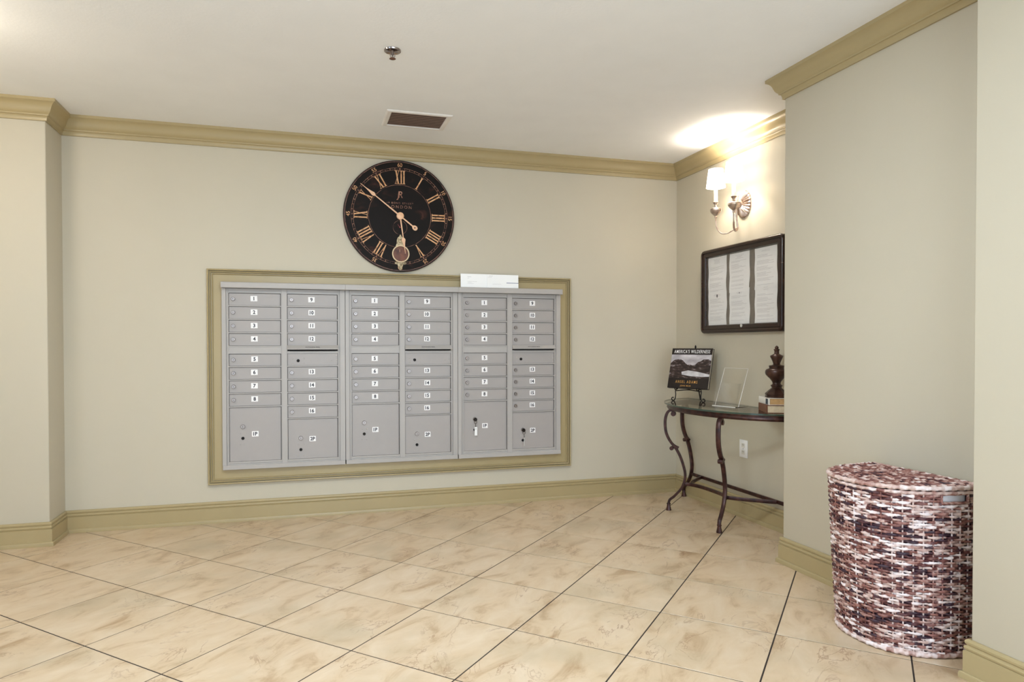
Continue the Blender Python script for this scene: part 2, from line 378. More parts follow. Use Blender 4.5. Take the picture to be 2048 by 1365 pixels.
def mitre(i):
    p = Vector(PATH[i])
    if i == 0: return p, right_n(PATH[0], PATH[1])
    if i == len(PATH) - 1: return p, right_n(PATH[-2], PATH[-1])
    return p, right_n(PATH[i - 1], PATH[i]) + right_n(PATH[i], PATH[i + 1])
def run(prof, i, z0):
    (p, a), (q_, b_) = mitre(i), mitre(i + 1); n = len(prof)
    vs = [(p.x + a.x * d, p.y + a.y * d, z0 + z) for d, z in prof] + [(q_.x + b_.x * d, q_.y + b_.y * d, z0 + z) for d, z in prof]
    return MB().add(vs, [(k, (k + 1) % n, n + (k + 1) % n, n + k) for k in range(n)] + [tuple(range(n)), tuple(range(2 * n - 1, n - 1, -1))])
SIDES = ['pilaster', 'return', 'back', 'alcove', 'partition', 'right', 'jamb', 'near']
WHERE = ['on the projecting wall at far left', 'on the narrow return beside the left projecting wall', 'along the mailbox wall', 'along the alcove wall behind the console table',
         'on the hidden face of the right wall corner', 'along the pale right wall above the hamper', 'on the hidden return beside the hamper', 'along the nearest right wall']
for i in range(len(PATH) - 1):
    structure(run(CROWN, i, ZC).build('trim_%d' % (i + 1), M_trim, None, 25), 'olive crown moulding ' + WHERE[i], 'crown moulding')
    structure(run(BASE, i, 0).build('baseboard_' + SIDES[i], M_trim, None, 25), 'olive stepped baseboard ' + WHERE[i].replace('above the hamper', 'behind the hamper'), 'baseboard')

# ------------------------------------------------------------------ moulded surround of the mailbox bank
FX0, FX1, FZ0, FZ1 = -0.5745, 1.9185, 0.2469, 1.6325
fr = structure(thing('trim_9', None, None, (0, YB, FZ0)), 'olive rectangular moulded frame around the grey mailboxes', 'frame')
MOULD = [(0, 0), (0, .022), (.002, .0265), (.006, .028), (.0095, .0265), (.0108, .009), (.0150, .008), (.0165, .0200), (.0195, .0225), (.0225, .0200), (.0240, .0065), (.0275, .006), (.0290, .0140), (.0325, .0150), (.0350, .0100), (.0362, .0055), (.0385, .0055), (.0385, 0)]
cor = [(FX0, FZ1, 1, -1), (FX1, FZ1, -1, -1), (FX1, FZ0, -1, 1), (FX0, FZ0, 1, 1)]
for k in range(4):
    a, b_ = cor[k], cor[(k + 1) % 4]; n = len(MOULD)
    vs = [(a[0] + a[2] * w, -d, a[1] + a[3] * w - FZ0) for w, d in MOULD] + [(b_[0] + b_[2] * w, -d, b_[1] + b_[3] * w - FZ0) for w, d in MOULD]
    MB().add(vs, [(i, (i + 1) % n, n + (i + 1) % n, n + i) for i in range(n)] + [tuple(range(n)), tuple(range(2 * n - 1, n - 1, -1))]).build('moulding', M_trim, fr, 25)
e = .0387
for bx in ((FX0 + e, RX0, FZ0 + e, FZ1 - e), (RX1, FX1 - e, FZ0 + e, FZ1 - e), (RX0, RX1, RZ1, FZ1 - e), (RX0, RX1, FZ0 + e, RZ0)):
    MB().box(bx[0], bx[1], -.005, 0, bx[2] - FZ0, bx[3] - FZ0).build('flat_board', M_trim, fr)

# ------------------------------------------------------------------ mailbox units
UW = 0.773; UX0 = -0.4868; UZ0 = 0.341
C1, C2 = (.0418, .3622), (.4016, .7238)
T1 = [1.4795 - .0866 * i for i in range(4)]; T5 = [1.0876 - .0863 * i for i in range(4)]; T13 = [1.0008 - .0863 * i for i in range(4)]
DH = .0800
def lock_mesh(name, r, d, m1, m2):
    mb = MB(); Mx = Matrix.Rotation(PI / 2, 4, 'X')
    mb.lathe([(r, 0), (r, d * .75), (r * .86, d), (r * .62, d), (r * .55, d * .86), (0, d * .86)], 18, Mx)
    mb.box(-r * .1, r * .1, -d * .87 - .0004, -d * .8, -r * .38, r * .38, 1)
    return mb.mesh(name, [m1, m2], 40)
me_lock = lock_mesh('lock', .0128, .013, M_chrome, M_darkmetal)
me_plock = lock_mesh('parcel_lock', .0138, .009, M_chrome, M_darkmetal)
me_blk = lock_mesh('black_lock', .0098, .004, M_black, M_darkmetal)
me_rivet = MB().lathe([(.0046, 0), (.0038, .0020), (0, .0028)], 10, Matrix.Rotation(PI / 2, 4, 'X')).mesh('rivet', M_grey, 50)
me_knock = MB().lathe([(.0088, 0), (.0088, .0006), (.0078, .0006), (.0078, .0001), (0, .0001)], 18, Matrix.Rotation(PI / 2, 4, 'X')).mesh('knockout', M_greydoor, 40)
def label_mesh(txt):
    mb = MB().box(-.0205, .0205, -.0007, 0, -.0175, .0175)
    add_text(mb, txt, .0315, lambda u, v: (u, -.0010, v), 1, .0011, 0.95)
    return mb.mesh('number_label', [M_white, M_ink])
LAB = {t: label_mesh(t) for t in [str(i) for i in range(1, 17)] + ['1P', '2P']}
def door_mesh(name, w, h_):
    """sheet-metal door: flat face, folded lip on the right side."""
    mb = MB().bbox(.0008, w - .0022, -.0235, -.0165, -h_ + .0006, -.0016, .0010)
    mb.box(w - .0100, w - .0055, -.0262, -.0235, -h_ + .002, -.003)
    return mb.mesh(name, M_greydoor)
W1 = C1[1] - C1[0] - .002; W2 = C2[1] - C2[0] - .002
ME_D = {0: door_mesh('door', W1, DH - .001), 1: door_mesh('door', W2, DH - .001)}
ME_P = {0: door_mesh('parcel_door', W1, .7418 - .391), 1: door_mesh('parcel_door', W2, .6560 - .391)}
def cabinet_mesh():
    mb = MB(); z = lambda v: v - UZ0
    mb.box(.0015, UW - .0015, -.0145, .20, z(.3695), z(1.509), 1)                   # body behind the doors, coloured black as shade in the door gaps
    B, T = z(.3695), z(1.509)
    for x0, x1, y in ((.0015, .0265, -.033), (.0265, .0285, -.019), (.0285, .0355, -.0295), (.0355, .0365, -.019), (.0365, C1[0], -.0315),
                      (C1[1], .3655, -.0315), (.3655, .3667, -.017), (.3665, .3995, -.033), (.3995, .4003, -.019), (.4003, C2[0], -.0315),
                      (C2[1], .7275, -.0315), (.7275, .7287, -.017), (.7287, .7355, -.0295), (.7355, .7375, -.019), (.7375, UW - .0015, -.033)):
        mb.box(x0, x1, y, -.0145, B, T)
    def rail(c, z1, z0, y=-.0315): mb.box(c[0], c[1], y, -.0145, z(z0), z(z1))
    for c in (C1, C2):
        rail(c, 1.509, 1.4850, -.0270); rail(c, 1.4850, 1.4800, -.0315)
        rail(c, .3905, .3795); rail(c, .3795, .3780, -.022); rail(c, .3780, .3695, -.030)
        for i in range(3): rail(c, T1[i] - DH, T1[i + 1])
    rail(C1, T1[3] - DH, 1.1345); rail(C1, 1.1345, 1.0935, -.0255); rail(C1, 1.0935, 1.0876)
    for i in range(3): rail(C1, T5[i] - DH, T5[i + 1])
    rail(C1, T5[3] - DH, .7418)
    rail(C2, T1[3] - DH, 1.1130); rail(C2, 1.1040, 1.0876, -.0275)
    rail(C2, T5[0] - DH, T13[0])
    for i in range(3): rail(C2, T13[i] - DH, T13[i + 1])
    rail(C2, T13[3] - DH, .6560)
    return mb.mesh('cabinet', [M_grey, M_black])
ME_CAB = cabinet_mesh()
def hood_mesh():
    P = [(.02, 1.5485), (-.068, 1.5470), (-.0745, 1.5425), (-.0745, 1.5125), (-.072, 1.5085), (-.066, 1.5085), (-.066, 1.5130), (.02, 1.5130)]
    return MB().prism(P, lambda u, v, d: (d, u, v - UZ0), .0006, UW - .0006).mesh('hood', M_grey, 30)
ME_HOOD = hood_mesh()
ME_LEDGE = MB().prism([(.0, .341), (-.040, .341), (-.0435, .3435), (-.0435, .366), (-.041, .3695), (.0, .3695)], lambda u, v, d: (d, u, v - UZ0), .0035, UW - .0035).mesh('base_ledge', M_grey, 30)
def flap_mesh():
    x0, x1 = C2[0] - .001, C2[1] + .003
    P = [(-.029, 1.1415), (-.032, 1.1415), (-.0570, 1.1180), (-.0575, 1.1150), (-.0550, 1.1140), (-.029, 1.1150)]
    mb = MB().prism(P, lambda u, v, d: (d, u, v - UZ0), x0, x1)
    mb.box(x0 + .016, x1 - .016, -.0335, -.0265, 1.1030 - UZ0, 1.1130 - UZ0, 1)
    cx = (x0 + x1) / 2 - .002; a0, a1 = Vector((-.032, 1.1415)), Vector((-.0570, 1.1180)); dn = (a1 - a0).normalized(); nrm = Vector((dn.y, -dn.x))
    def on_flap(u, v):
        p = a0 + dn * (.0185 - v) + nrm * .0005; return (cx + u, p.x, p.y - UZ0)
    add_text(mb, 'OUTGOING MAIL', .0095, on_flap, 2, .0003, 1.25, 1.0)
    return mb.mesh('mail_slot', [M_grey, M_black, M_ink], 30)
ME_SLOT = flap_mesh()
ORD = ['leftmost', 'middle', 'rightmost']
units = []
for u in range(3):
    t = thing('mailbox_unit', '%s of three grey metal mailbox cabinets set in the back wall' % ORD[u], 'mailbox', (UX0 + UW * u, YB, UZ0), 0, 'cluster mailbox cabinets')
    units.append(t)
    link('cabinet', ME_CAB, t); link('hood', ME_HOOD, t); link('base_ledge', ME_LEDGE, t); link('mail_slot', ME_SLOT, t)
    for c, rows in ((0, [(str(i + 1), T1[i]) for i in range(4)] + [(str(i + 5), T5[i]) for i in range(4)]),
                    (1, [(str(i + 9), T1[i]) for i in range(4)] + [(str(i + 13), T13[i]) for i in range(4)])):
        x0 = (C1, C2)[c][0] + .001
        for num, top in rows:
            d = tag(link('door', ME_D[c], t, (x0, 0, top - .0005 - UZ0)), 'small mailbox door numbered %s' % num)
            link('lock', me_lock, d, (.0265, -.0235, -.0385), (0, random.uniform(-.3, .3), 0))
            link('number_label', LAB[num], d, (.154 + random.uniform(-.001, .001), -.0235, -.0345 + random.uniform(-.001, .001)), (0, random.uniform(-.02, .02), 0))
        top, lz, bz, kz, r1, r2, tx = ((.7418, .6165, .5406, .6071, .573, .503, '1P'), (.6560, .528, .4518, .5150, .486, .414, '2P'))[c]
        d = tag(link('parcel_door', ME_P[c], t, (x0, 0, top - .0005 - UZ0)), 'large parcel locker door numbered %s' % tx)
        link('parcel_lock', me_plock, d, (.0808, -.0235, lz - top)); link('black_lock', me_blk, d, (.0808, -.0235, bz - top))
        link('knockout', me_knock, d, (.0262, -.0235, kz - top))
        for sx_ in (-.0165, .0175):
            for rz in (r1, r2): link('rivet', me_rivet, d, (.0808 + sx_, -.0235, rz - top))
        link('number_label', LAB[tx], d, (.156, -.0235, (.5674, .5216)[c] - top))
    mp = MB().bbox(0, W2, -.0235, -.0165, -(DH - .001), 0, .0012).build('master_panel', M_greydoor, t, None, (C2[0] + .001, 0, T5[0] - .0005 - UZ0))
    link('black_lock', me_blk, mp, (.0665, -.0235, -.047))
    for rx, rz in ((.032, -.034), (.032, -.067), (.104, -.033), (.104, -.066), (.283, -.049), (.313, -.016), (.313, -.043), (.313, -.068)): link('rivet', me_rivet, mp, (rx, -.0235, rz))

# keys left hanging in the two parcel locks of the rightmost cabinet
def key(x, z, turned, label):
    k = thing('key', label, 'key', (x, YB - .0325, z), 0, 'keys hanging in parcel locks')
    MB().lathe([(.0105, 0), (.0122, .006), (.0122, .018), (.0095, .0215), (0, .0215)], 16, Matrix.Rotation(PI / 2, 4, 'X') @ Matrix.Scale(1, 4)).build('key_head', M_darkmetal, k, 40)
    ring = [(.0105 * math.sin(a), -.017, -.0175 + .0105 * math.cos(a)) for a in [2 * PI * i / 24 for i in range(24)]]
    MB().tube(ring, .0013, 6, True).build('ring', M_darkmetal, k, 60)
    MB().tube([(0, -.017, -.027), (.0005, -.018, -.036), (.001, -.018, -.052)], .0016, 6).build('chain', M_darkmetal, k, 60)
    ca, sa = math.cos(turned), math.sin(turned)
    tg = MB().bbox(-.0098, .0098, -.0008, .0008, -.060, 0, .0005)
    for i, (zz, w) in enumerate(((-.010, .004), (-.014, .0055), (-.018, .004))): tg.box(-w, w * .8, -.0011, -.0007, zz - .0007, zz + .0007, 1)
    link('tag', tg.mesh('tag', [M_paper, M_ink]), k, (.0015, -.020, -.052), (0, 0, turned))
key(UX0 + 2 * UW + C1[0] + .0818, .6165 - .002, 0.1, 'dark key with a flat white tag hanging in the 1P parcel lock')
key(UX0 + 2 * UW + C2[0] + .0818, .528 - .002, 1.05, 'dark key with its tag turned edge-on in the 2P parcel lock')

# two envelopes leaning on the hood of the rightmost cabinet
def envelope(x0, x1, z0, z1, y, lean, prints, label):
    o = thing('envelope', label, 'envelope', ((x0 + x1) / 2, y, z0), 0, 'envelopes standing on the mailbox hood'); o.rotation_euler = (-lean, 0, 0)
    w = (x1 - x0) / 2; h_ = z1 - z0
    MB().bbox(-w, w, -.0012, .0012, 0, h_, .0008).build('paper_body', M_paper, o)
    for mname, px0, px1, pz0, pz1 in prints:
        MB().box(-w + px0, -w + px1, -.0015, -.0011, pz0, pz1).build('print_line', {'g': M_print, 'b': M_blueink}[mname], o)
envelope(1.079, 1.30, 1.5487, 1.6445, YB - .040, .05, [('g', .050, .078, .0735, .0760), ('g', .050, .062, .064, .0655), ('g', .050, .118, .041, .0425), ('g', .050, .080, .034, .0355), ('g', .050, .095, .027, .0285)],
         'white envelope standing on the hood, partly behind the blue-barred one')
envelope(1.270, 1.503, 1.5487, 1.6430, YB - .046, .05, [('g', .015, .043, .082, .0845), ('g', .008, .036, .073, .0745), ('g', .040, .105, .0255, .027), ('b', .143, .233, .034, .0375)],
         'white envelope with a dark blue bar standing on the mailbox hood')

# ------------------------------------------------------------------ wall clock
CX, CZ, RC = 0.6575, 2.0255, 0.3805
ck = thing('wall_clock', 'large round black wall clock with worn gold Roman numerals above the mailboxes', 'clock', (CX, YB, CZ))
RX90 = Matrix.Rotation(PI / 2, 4, 'X')
MB().lathe([(RC - .004, .002), (RC, .006), (RC, .020), (RC - .004, .024), (RC - .012, .0250), (0, .0250)], 96, RX90).build('dial', M_dial, ck, 40)
MB().lathe([(RC - .0005, .008), (RC + .001, .012), (RC + .0005, .0215), (RC - .004, .0252), (RC - .009, .0256), (RC - .010, .0251)], 96, RX90, caps=False).build('rim', M_rim, ck, 50)
DY = -.0250
def ring(r0, r1, d=.0005, seg=96, cx=0, cz=0):
    mb = MB(); vs = []; fs = []
    for k in range(seg):
        a = 2 * PI * k / seg
        for r, dd in ((r0, 0), (r0, d), (r1, d), (r1, 0)): vs.append((cx + r * math.sin(a), DY - dd, cz + r * math.cos(a)))
    for k in range(seg):
        k2 = (k + 1) % seg
        for i in range(3): fs.append((k * 4 + i, k * 4 + i + 1, k2 * 4 + i + 1, k2 * 4 + i))
    return mb.add(vs, fs)
for r0, r1, nm in ((.3695, .3708, 'edge_line'), (.3285, .3300, 'track_line'), (.3155, .3168, 'track_line'), (.2130, .2145, 'inner_circle')): ring(r0, r1).build(nm, M_thin, ck)
tk = MB()
for k in range(60):
    a = 2 * PI * k / 60; w = .0012 if k % 5 else .0028
    fn = lambda u, v, d: (u * math.cos(a) + v * math.sin(a), DY - d, -u * math.sin(a) + v * math.cos(a))
    tk.prism([(-w, .3168), (w, .3168), (w, .3285), (-w, .3285)], fn, 0, .0005)
tag(tk.build('minute_track', M_thin, ck), None, None, None, 'stuff')
RNH = .0905
def numeral(txt):
    """Roman numeral as thick and thin strokes with serifs; polygons centred on u = 0, v = 0..RNH."""
    wd = {'I': .0185, 'V': .038, 'X': .037}; tot = sum(wd[c] for c in txt); x = -tot / 2; out = []
    th, tn, sr = .0085, .0028, .0034
    for c in txt:
        w = wd[c]; m = x + w / 2
        def serif(cx, v, hw): out.append([(cx - hw, v), (cx + hw, v), (cx + hw, v + sr), (cx - hw, v + sr)])
        if c == 'I':
            out.append([(m - th / 2, 0), (m + th / 2, 0), (m + th / 2, RNH), (m - th / 2, RNH)]); serif(m, 0, .0088); serif(m, RNH - sr, .0088)
        elif c == 'V':
            out.append([(m + .001 - th * .2, 0), (m + .001 + th * .55, 0), (x + .006 + th, RNH), (x + .006, RNH)])
            out.append([(m - .001, 0), (m + tn, 0), (x + w - .006, RNH), (x + w - .006 - tn, RNH)]); serif(x + .009, RNH - sr, .009); serif(x + w - .008, RNH - sr, .007)
        else:
            out.append([(x + w - .006 - th, 0), (x + w - .006, 0), (x + .006 + th, RNH), (x + .006, RNH)])
            out.append([(x + .006, 0), (x + .006 + tn, 0), (x + w - .006, RNH), (x + w - .006 - tn, RNH)])
            serif(x + .009, RNH - sr, .008); serif(x + w - .009, RNH - sr, .007); serif(x + w - .010, 0, .008); serif(x + .009, 0, .007)
        x += w
    return out
for k, txt in enumerate(['XII', 'I', 'II', 'III', 'IIII', 'V', 'VI', 'VII', 'VIII', 'IX', 'X', 'XI']):
    a = 2 * PI * k / 12; mb = MB(); r0 = .2205
    fn = lambda u, v, d: (u * math.cos(a) + (r0 + v) * math.sin(a), DY - d, -u * math.sin(a) + (r0 + v) * math.cos(a))
    for i, poly in enumerate(numeral(txt)): mb.prism(poly, fn, 0, .0007 + .00004 * i)
    mb.build('roman_numeral', M_gold, ck)
for k in range(12):
    a = 2 * PI * k / 12; mb = MB(); r0 = .3495
    add_text(mb, str(60 if k == 0 else 5 * k), .036, lambda u, v: (u * math.cos(a) + (r0 + v) * math.sin(a), DY - .0008, -u * math.sin(a) + (r0 + v) * math.cos(a)), 0, .0002, .95)
    mb.build('minute_number', M_gold, ck)
mb = MB(); add_text(mb, 'JR', .066, lambda u, v: (u + v * .12, DY - .0008, v + .140), 0, -.0004, .80, .70); mb.build('monogram', M_thin, ck)
mb = MB(); add_text(mb, '49 BOND STREET', .0165, lambda u, v: (u, DY - .0008, v + .089), 0, 0, 1.05, 1.45); mb.build('address_lettering', M_thin, ck)
mb = MB(); add_text(mb, 'LONDON', .0300, lambda u, v: (u, DY - .0008, v + .0635), 0, -.0002, .95, 1.5); mb.build('city_lettering', M_thin, ck)
# seconds sub-dial
ring(.0470, .0482, .0005, 48, 0, -.0765).build('sub_dial_circle', M_thin, ck)
sh = MB().prism([(-.0012, 0), (.0012, 0), (.0006, .026), (-.0006, .026)], lambda u, v, d: (u * .78 - v * .62, DY - d, -.0765 + v * .78 + u * .62), .001, .002)
sh.lathe([(.004, .0), (.004, .003), (0, .003)], 12, Matrix.Translation((0, DY, -.0765)) @ RX90); sh.build('seconds_hand', mat('red_hand', rgb(160, 60, 66), .5), ck)
# hands
def hand(name, ang, tip, leaf0, leaf1, lw, tail, y0):
    ca, sa = math.cos(ang), math.sin(ang)
    fn = lambda u, v, d: (u * ca + v * sa, -d, -u * sa + v * ca)
    mb = MB(); y1 = y0 + .003
    mb.prism([(-.0050, .01), (.0050, .01), (.0030, leaf0), (-.0030, leaf0)], fn, y0, y1)
    lf = [(0, leaf0 - .004), (lw * .75, leaf0 + .004), (lw, leaf0 + (leaf1 - leaf0) * .22), (lw * .55, leaf0 + (leaf1 - leaf0) * .55), (.0026, leaf1), (.0010, tip), (-.0010, tip), (-.0026, leaf1), (-lw * .55, leaf0 + (leaf1 - leaf0) * .55), (-lw, leaf0 + (leaf1 - leaf0) * .22), (-lw * .75, leaf0 + .004)]
    mb.prism(lf, fn, y0 + .0002, y1 + .0002)
    if tail:
        mb.prism([(-.0044, -.01), (-.0044, -tail + .03), (.0044, -tail + .03), (.0044, -.01)], fn, y0, y1)
        td = []
        for i in range(20):
            b_ = 2 * PI * i / 20; r = .0175; td.append((r * math.sin(b_) * (0.92 + .1 * math.cos(b_)), -tail + .014 + r * math.cos(b_) * -1.15))
        mb.prism(td, fn, y0 + .0001, y1 + .0001)
    o = mb.build(name, M_hand, ck)
    if tail: MB().lathe([(.005, 0), (.005, .0006), (.0035, .0008), (0, .0002)], 14, Matrix.Translation((-(tail - .014) * sa, -y1 - .0001, -(tail - .014) * ca)) @ RX90).build('tail_eye', M_rim, o)
    return o
amin = math.atan2(.3885 - .6561, 2.2319 - 2.0253); ahr = math.atan2(.6914 - .6561, 1.7709 - 2.0253)
hand('hour_hand', ahr, .258, .150, .215, .0135, 0, .031)
hand('minute_hand', amin, .338, .215, .290, .0125, .140, .035)
MB().lathe([(.0245, .026), (.0255, .038), (.0245, .0425), (.021, .0435), (.0195, .0420), (.010, .0425), (0, .0445)], 32, RX90).build('hub_cap', M_hand, ck, 30)
# pendulum window
PZ = -.2575
MB().lathe([(0, .0265), (.0495, .0265), (.0495, .025)], 40, Matrix.Translation((.004, 0, PZ)) @ RX90).build('pendulum_bob', M_bob, ck)
rg = [(.004 + .0555 * math.sin(a), -.029, PZ + .0555 * math.cos(a)) for a in [2 * PI * i / 48 for i in range(48)]]
MB().tube(rg, .0045, 8, True).build('pendulum_ring', M_ring, ck, 60)
br = MB(); fb = lambda u, v, d: (u + .001, -d, v + PZ)
br.prism([(-.034, .052), (.034, .052), (.029, .058), (.025, .070), (.023, .095), (.020, .108), (.009, .117), (.005, .128), (0, .132), (-.005, .128), (-.009, .117), (-.020, .108), (-.023, .095), (-.025, .070), (-.029, .058)], fb, .025, .0305)
br.lathe([(.012, .0305), (.010, .034), (0, .036)], 16, Matrix.Translation((.001, 0, PZ + .085)) @ RX90)
br.lathe([(.004, .0305), (.003, .034), (0, .035)], 12, Matrix.Translation((.001, 0, PZ + .116)) @ RX90)
br.build('pendulum_bracket', M_brass, ck, 30)
orn = MB()
orn.prism([(0, -.112), (.009, -.107), (.014, -.092), (.018, -.078), (.024, -.070), (.037, -.070), (.037, -.059), (-.037, -.059), (-.037, -.070), (-.024, -.070), (-.018, -.078), (-.014, -.092), (-.009, -.107)], fb, .025, .029)
for s_ in (-1, 1):
    sc = [(.004 + s_ * (.027 + .010 * (1 - i / 22) * math.cos(i * .45)), -.030, PZ - .067 + .010 * (1 - i / 22) * math.sin(i * .45)) for i in range(18)]
    orn.tube(sc, .0021, 6)
    orn.tube([(.004 + s_ * .012, -.030, PZ - .066), (.004 + s_ * .010, -.031, PZ - .086), (.004, -.030, PZ - .108)], .0019, 6)
orn.build('bottom_ornament', M_brass, ck, 40)
wire = MB().tube([(-.003, -.028, PZ + .012), (-.003, -.028, PZ + .030)], .0012, 6).build('pendulum_pin', M_hand, ck)

# ------------------------------------------------------------------ ceiling vent and sprinkler
vt = thing('ceiling_vent', 'white framed ceiling air vent with dark brown slats', 'vent', (.69, 4.148, ZC))
vx, vy, ix, iy = .197, .145, .1665, .119
vf = MB()
def vframe(a, b_, z0, z1, c0, c1):
    n_ = [(-a, -b_, z0), (a, -b_, z0), (a, b_, z0), (-a, b_, z0), (-c0, -c1, z1), (c0, -c1, z1), (c0, c1, z1), (-c0, c1, z1)]
    return n_
prof = [(vx, vy, 0), (vx, vy, -.003), (vx - .008, vy - .008, -.008), (ix + .004, iy + .004, -.008), (ix, iy, -.006), (ix, iy, 0)]
vs = []
for a, b_, z in prof: vs += [(-a, -b_, z), (a, -b_, z), (a, b_, z), (-a, b_, z)]
fs = []
for i in range(len(prof) - 1):
    for k in range(4): fs.append((i * 4 + k, i * 4 + (k + 1) % 4, (i + 1) * 4 + (k + 1) % 4, (i + 1) * 4 + k))
vf.add(vs, fs).build('vent_frame', mat('white_vent_frame', rgb(236, 230, 224), .5), vt)
MB().box(-ix, ix, -iy, iy, -.0012, -.0004).build('vent_gap_shade', mat('vent_shade_dark', rgb(34, 22, 19), .8), vt)  # flat dark sheet painted as the shade between the slats
M_slat = mat('brown_slat', rgb(140, 116, 104), .45, .2, .06)
for k in range(8):
    yc = -iy + .016 + k * (2 * iy - .032) / 7
    MB().prism([(yc - .0065, -.0016), (yc + .0050, -.0042), (yc + .0060, -.0036), (yc - .0055, -.0012)], lambda u, v, d: (d, u, v), -ix + .001, ix - .001).build('slat', M_slat, vt)
sp = thing('fire_sprinkler', 'small chrome fire sprinkler head on the ceiling', 'sprinkler', (.4202, 3.197, ZC))
MB().lathe([(.038, 0), (.0400, -.003), (.0385, -.0075), (.0350, -.0085), (.0320, -.0060), (.0260, -.0025), (.0160, -.0012), (0, -.0010)], 32).build('escutcheon', mat('sprinkler_chrome', rgb(170, 160, 156), .12, 1.0), sp, 40)
MB().lathe([(.006, -.004), (.006, -.024), (.0035, -.026), (.0035, -.040), (0, -.040)], 14).build('stem', M_chrome, sp, 40)
for s_ in (-1, 1): MB().tube(smoothline([(s_ * .006, 0, -.016), (s_ * .011, 0, -.026), (s_ * .003, 0, -.040)], 5), .0018, 6).build('frame_arm', M_chrome, sp, 60)
df = MB().lathe([(0, -.040), (.0145, -.0405), (.0155, -.042), (.006, -.0455), (0, -.046)], 20).build('deflector', mat('brown_deflector', rgb(120, 88, 72), .35, .6), sp, 40)

# ------------------------------------------------------------------ notice case on the alcove wall
NY0, NY1, NZ0, NZ1 = 3.412, 4.278, 1.2215, 1.812
nc = thing('notice_case', 'dark mahogany glazed notice case with rounded corners on the alcove wall', 'notice board', (XR, (NY0 + NY1) / 2, NZ0))
NW, NH = (NY1 - NY0) / 2, NZ1 - NZ0
NPROF = [(0, .0), (0, .034), (.004, .041), (.010, .045), (.017, .0455), (.022, .042), (.0235, .036), (.027, .036), (.029, .0385), (.050, .0375), (.0535, .034), (.0545, .030), (.0545, .010)]
def rr(w, seg=6):
    r = max(.036 - w, .0006); out = []
    a, z0, z1 = NW - w, w, NH - w
    for cx, cz, st in ((a - r, z1 - r, 0), (-a + r, z1 - r, 1), (-a + r, z0 + r, 2), (a - r, z0 + r, 3)):
        for k in range(seg + 1):
            t_ = (st + k / seg) * PI / 2; out.append((cx + r * math.cos(t_), cz + r * math.sin(t_)))
    return out
vs = []; fs = []
for w, d in NPROF: vs += [(-d, y, z) for y, z in rr(w)]
nn = len(rr(0))
for i in range(len(NPROF) - 1):
    for k in range(nn): fs.append((i * nn + k, i * nn + (k + 1) % nn, (i + 1) * nn + (k + 1) % nn, (i + 1) * nn + k))
MB().add(vs, fs).build('case_frame', M_wood, nc, 35)
iw, iz0, iz1 = NW - .054, .054, NH - .054
MB().box(-.012, 0, -iw - .002, iw + .002, iz0 - .002, iz1 + .002).build('backing_board', M_cork, nc)
MB().box(-.0315, -.0295, -iw - .001, iw + .001, iz0 - .001, iz1 + .001).build('glass_pane', M_glass, nc)
MB().lathe([(.011, 0), (.011, .003), (.008, .0045), (0, .0045)], 18, Matrix.Translation((-.038, -.035, .045)) @ Matrix.Rotation(-PI / 2, 4, 'Y')).build('case_lock', mat('bright_lock', rgb(236, 232, 226), .2, .6), nc, 40)
# paper sheets pinned inside: three columns, two rows
cols = [(iw - .004, .214), (iw - .004 - .246, .214), (iw - .004 - .512, .214)]
names_c = ['left', 'middle', 'right']
ih = iz1 - iz0
for c, (yl, wpap) in enumerate(cols):
    for rrow in range(2):
        lab = '%s white printed sheet in the %s column of the notice case' % (('upper', 'lower')[rrow], names_c[c])
        zt = (iz1 - .004 if rrow == 0 else iz0 + ih * (.485 + .01 * c)); hp = (.262 if rrow == 0 else ih * (.485 + .01 * c) - .004)
        ysh = [0, .0][rrow] - (.004 if rrow else 0)
        xw = (-.0128 if rrow == 0 else -.0142)
        o = thing('paper_notice', lab, 'paper', (XR + xw, (NY0 + NY1) / 2 + yl - wpap / 2 + ysh, NZ0 + zt - hp), 0, 'sheets in the notice case')
        m_ = MB(); NS = 10
        vs = []; fs = []
        for i in range(NS + 1):
            tz = i / NS; bend = .0035 * math.sin(tz * PI * 1.7 + c) ** 2
            wob = .003 * math.sin(tz * 5 + c * 2 + rrow)
            for y_ in (wpap / 2 - .001, -wpap / 2 + wob): vs += [(-bend, y_, tz * hp), (-bend - .0004, y_, tz * hp)]
        for i in range(NS):
            a = i * 4; b_ = a + 4
            fs += [(a + 1, a + 3, b_ + 3, b_ + 1), (a, b_, b_ + 2, a + 2), (a, a + 1, b_ + 1, b_), (a + 2, b_ + 2, b_ + 3, a + 3)]
        m_.add(vs, fs).build('sheet', M_paper, o)
        rnd = random.Random(c * 7 + rrow); pl = MB(); z = hp - .018; first = True
        while z > .02:
            blk = rnd.randint(2, 5)
            for _ in range(blk):
                if z < .02: break
                w_ = rnd.uniform(.35, .8) * wpap * (0.55 if first else 1.0); x_ = -w_ / 2 if first else -wpap / 2 + .022
                i = z / hp; bend = .0035 * math.sin(i * PI * 1.7 + c) ** 2
                y1_ = -x_; y0_ = -(x_ + min(w_, wpap - .05))
                pl.box(-bend - .0009, -bend - .0006, y0_, y1_, z - .0009, z + .0009); z -= .0068
            z -= rnd.uniform(.008, .02); first = False
        tag(pl.build('printed_lines', M_print, o), None, None, None, 'stuff')
        if (c, rrow) == (0, 1) or (c, rrow) == (1, 1):
            sz = .012 if c == 0 else .006
            bend = .0035 * math.sin((hp - .03) / hp * PI * 1.7 + c) ** 2
            MB().prism([(0, -sz), (sz * .5, -sz * .2), (sz * .5, sz), (-sz * .5, sz), (-sz * .5, -sz * .2)], lambda u, v, d: (-bend - d, -u, hp - .03 + v), .0006, .0010).build('crest', M_ink, o)

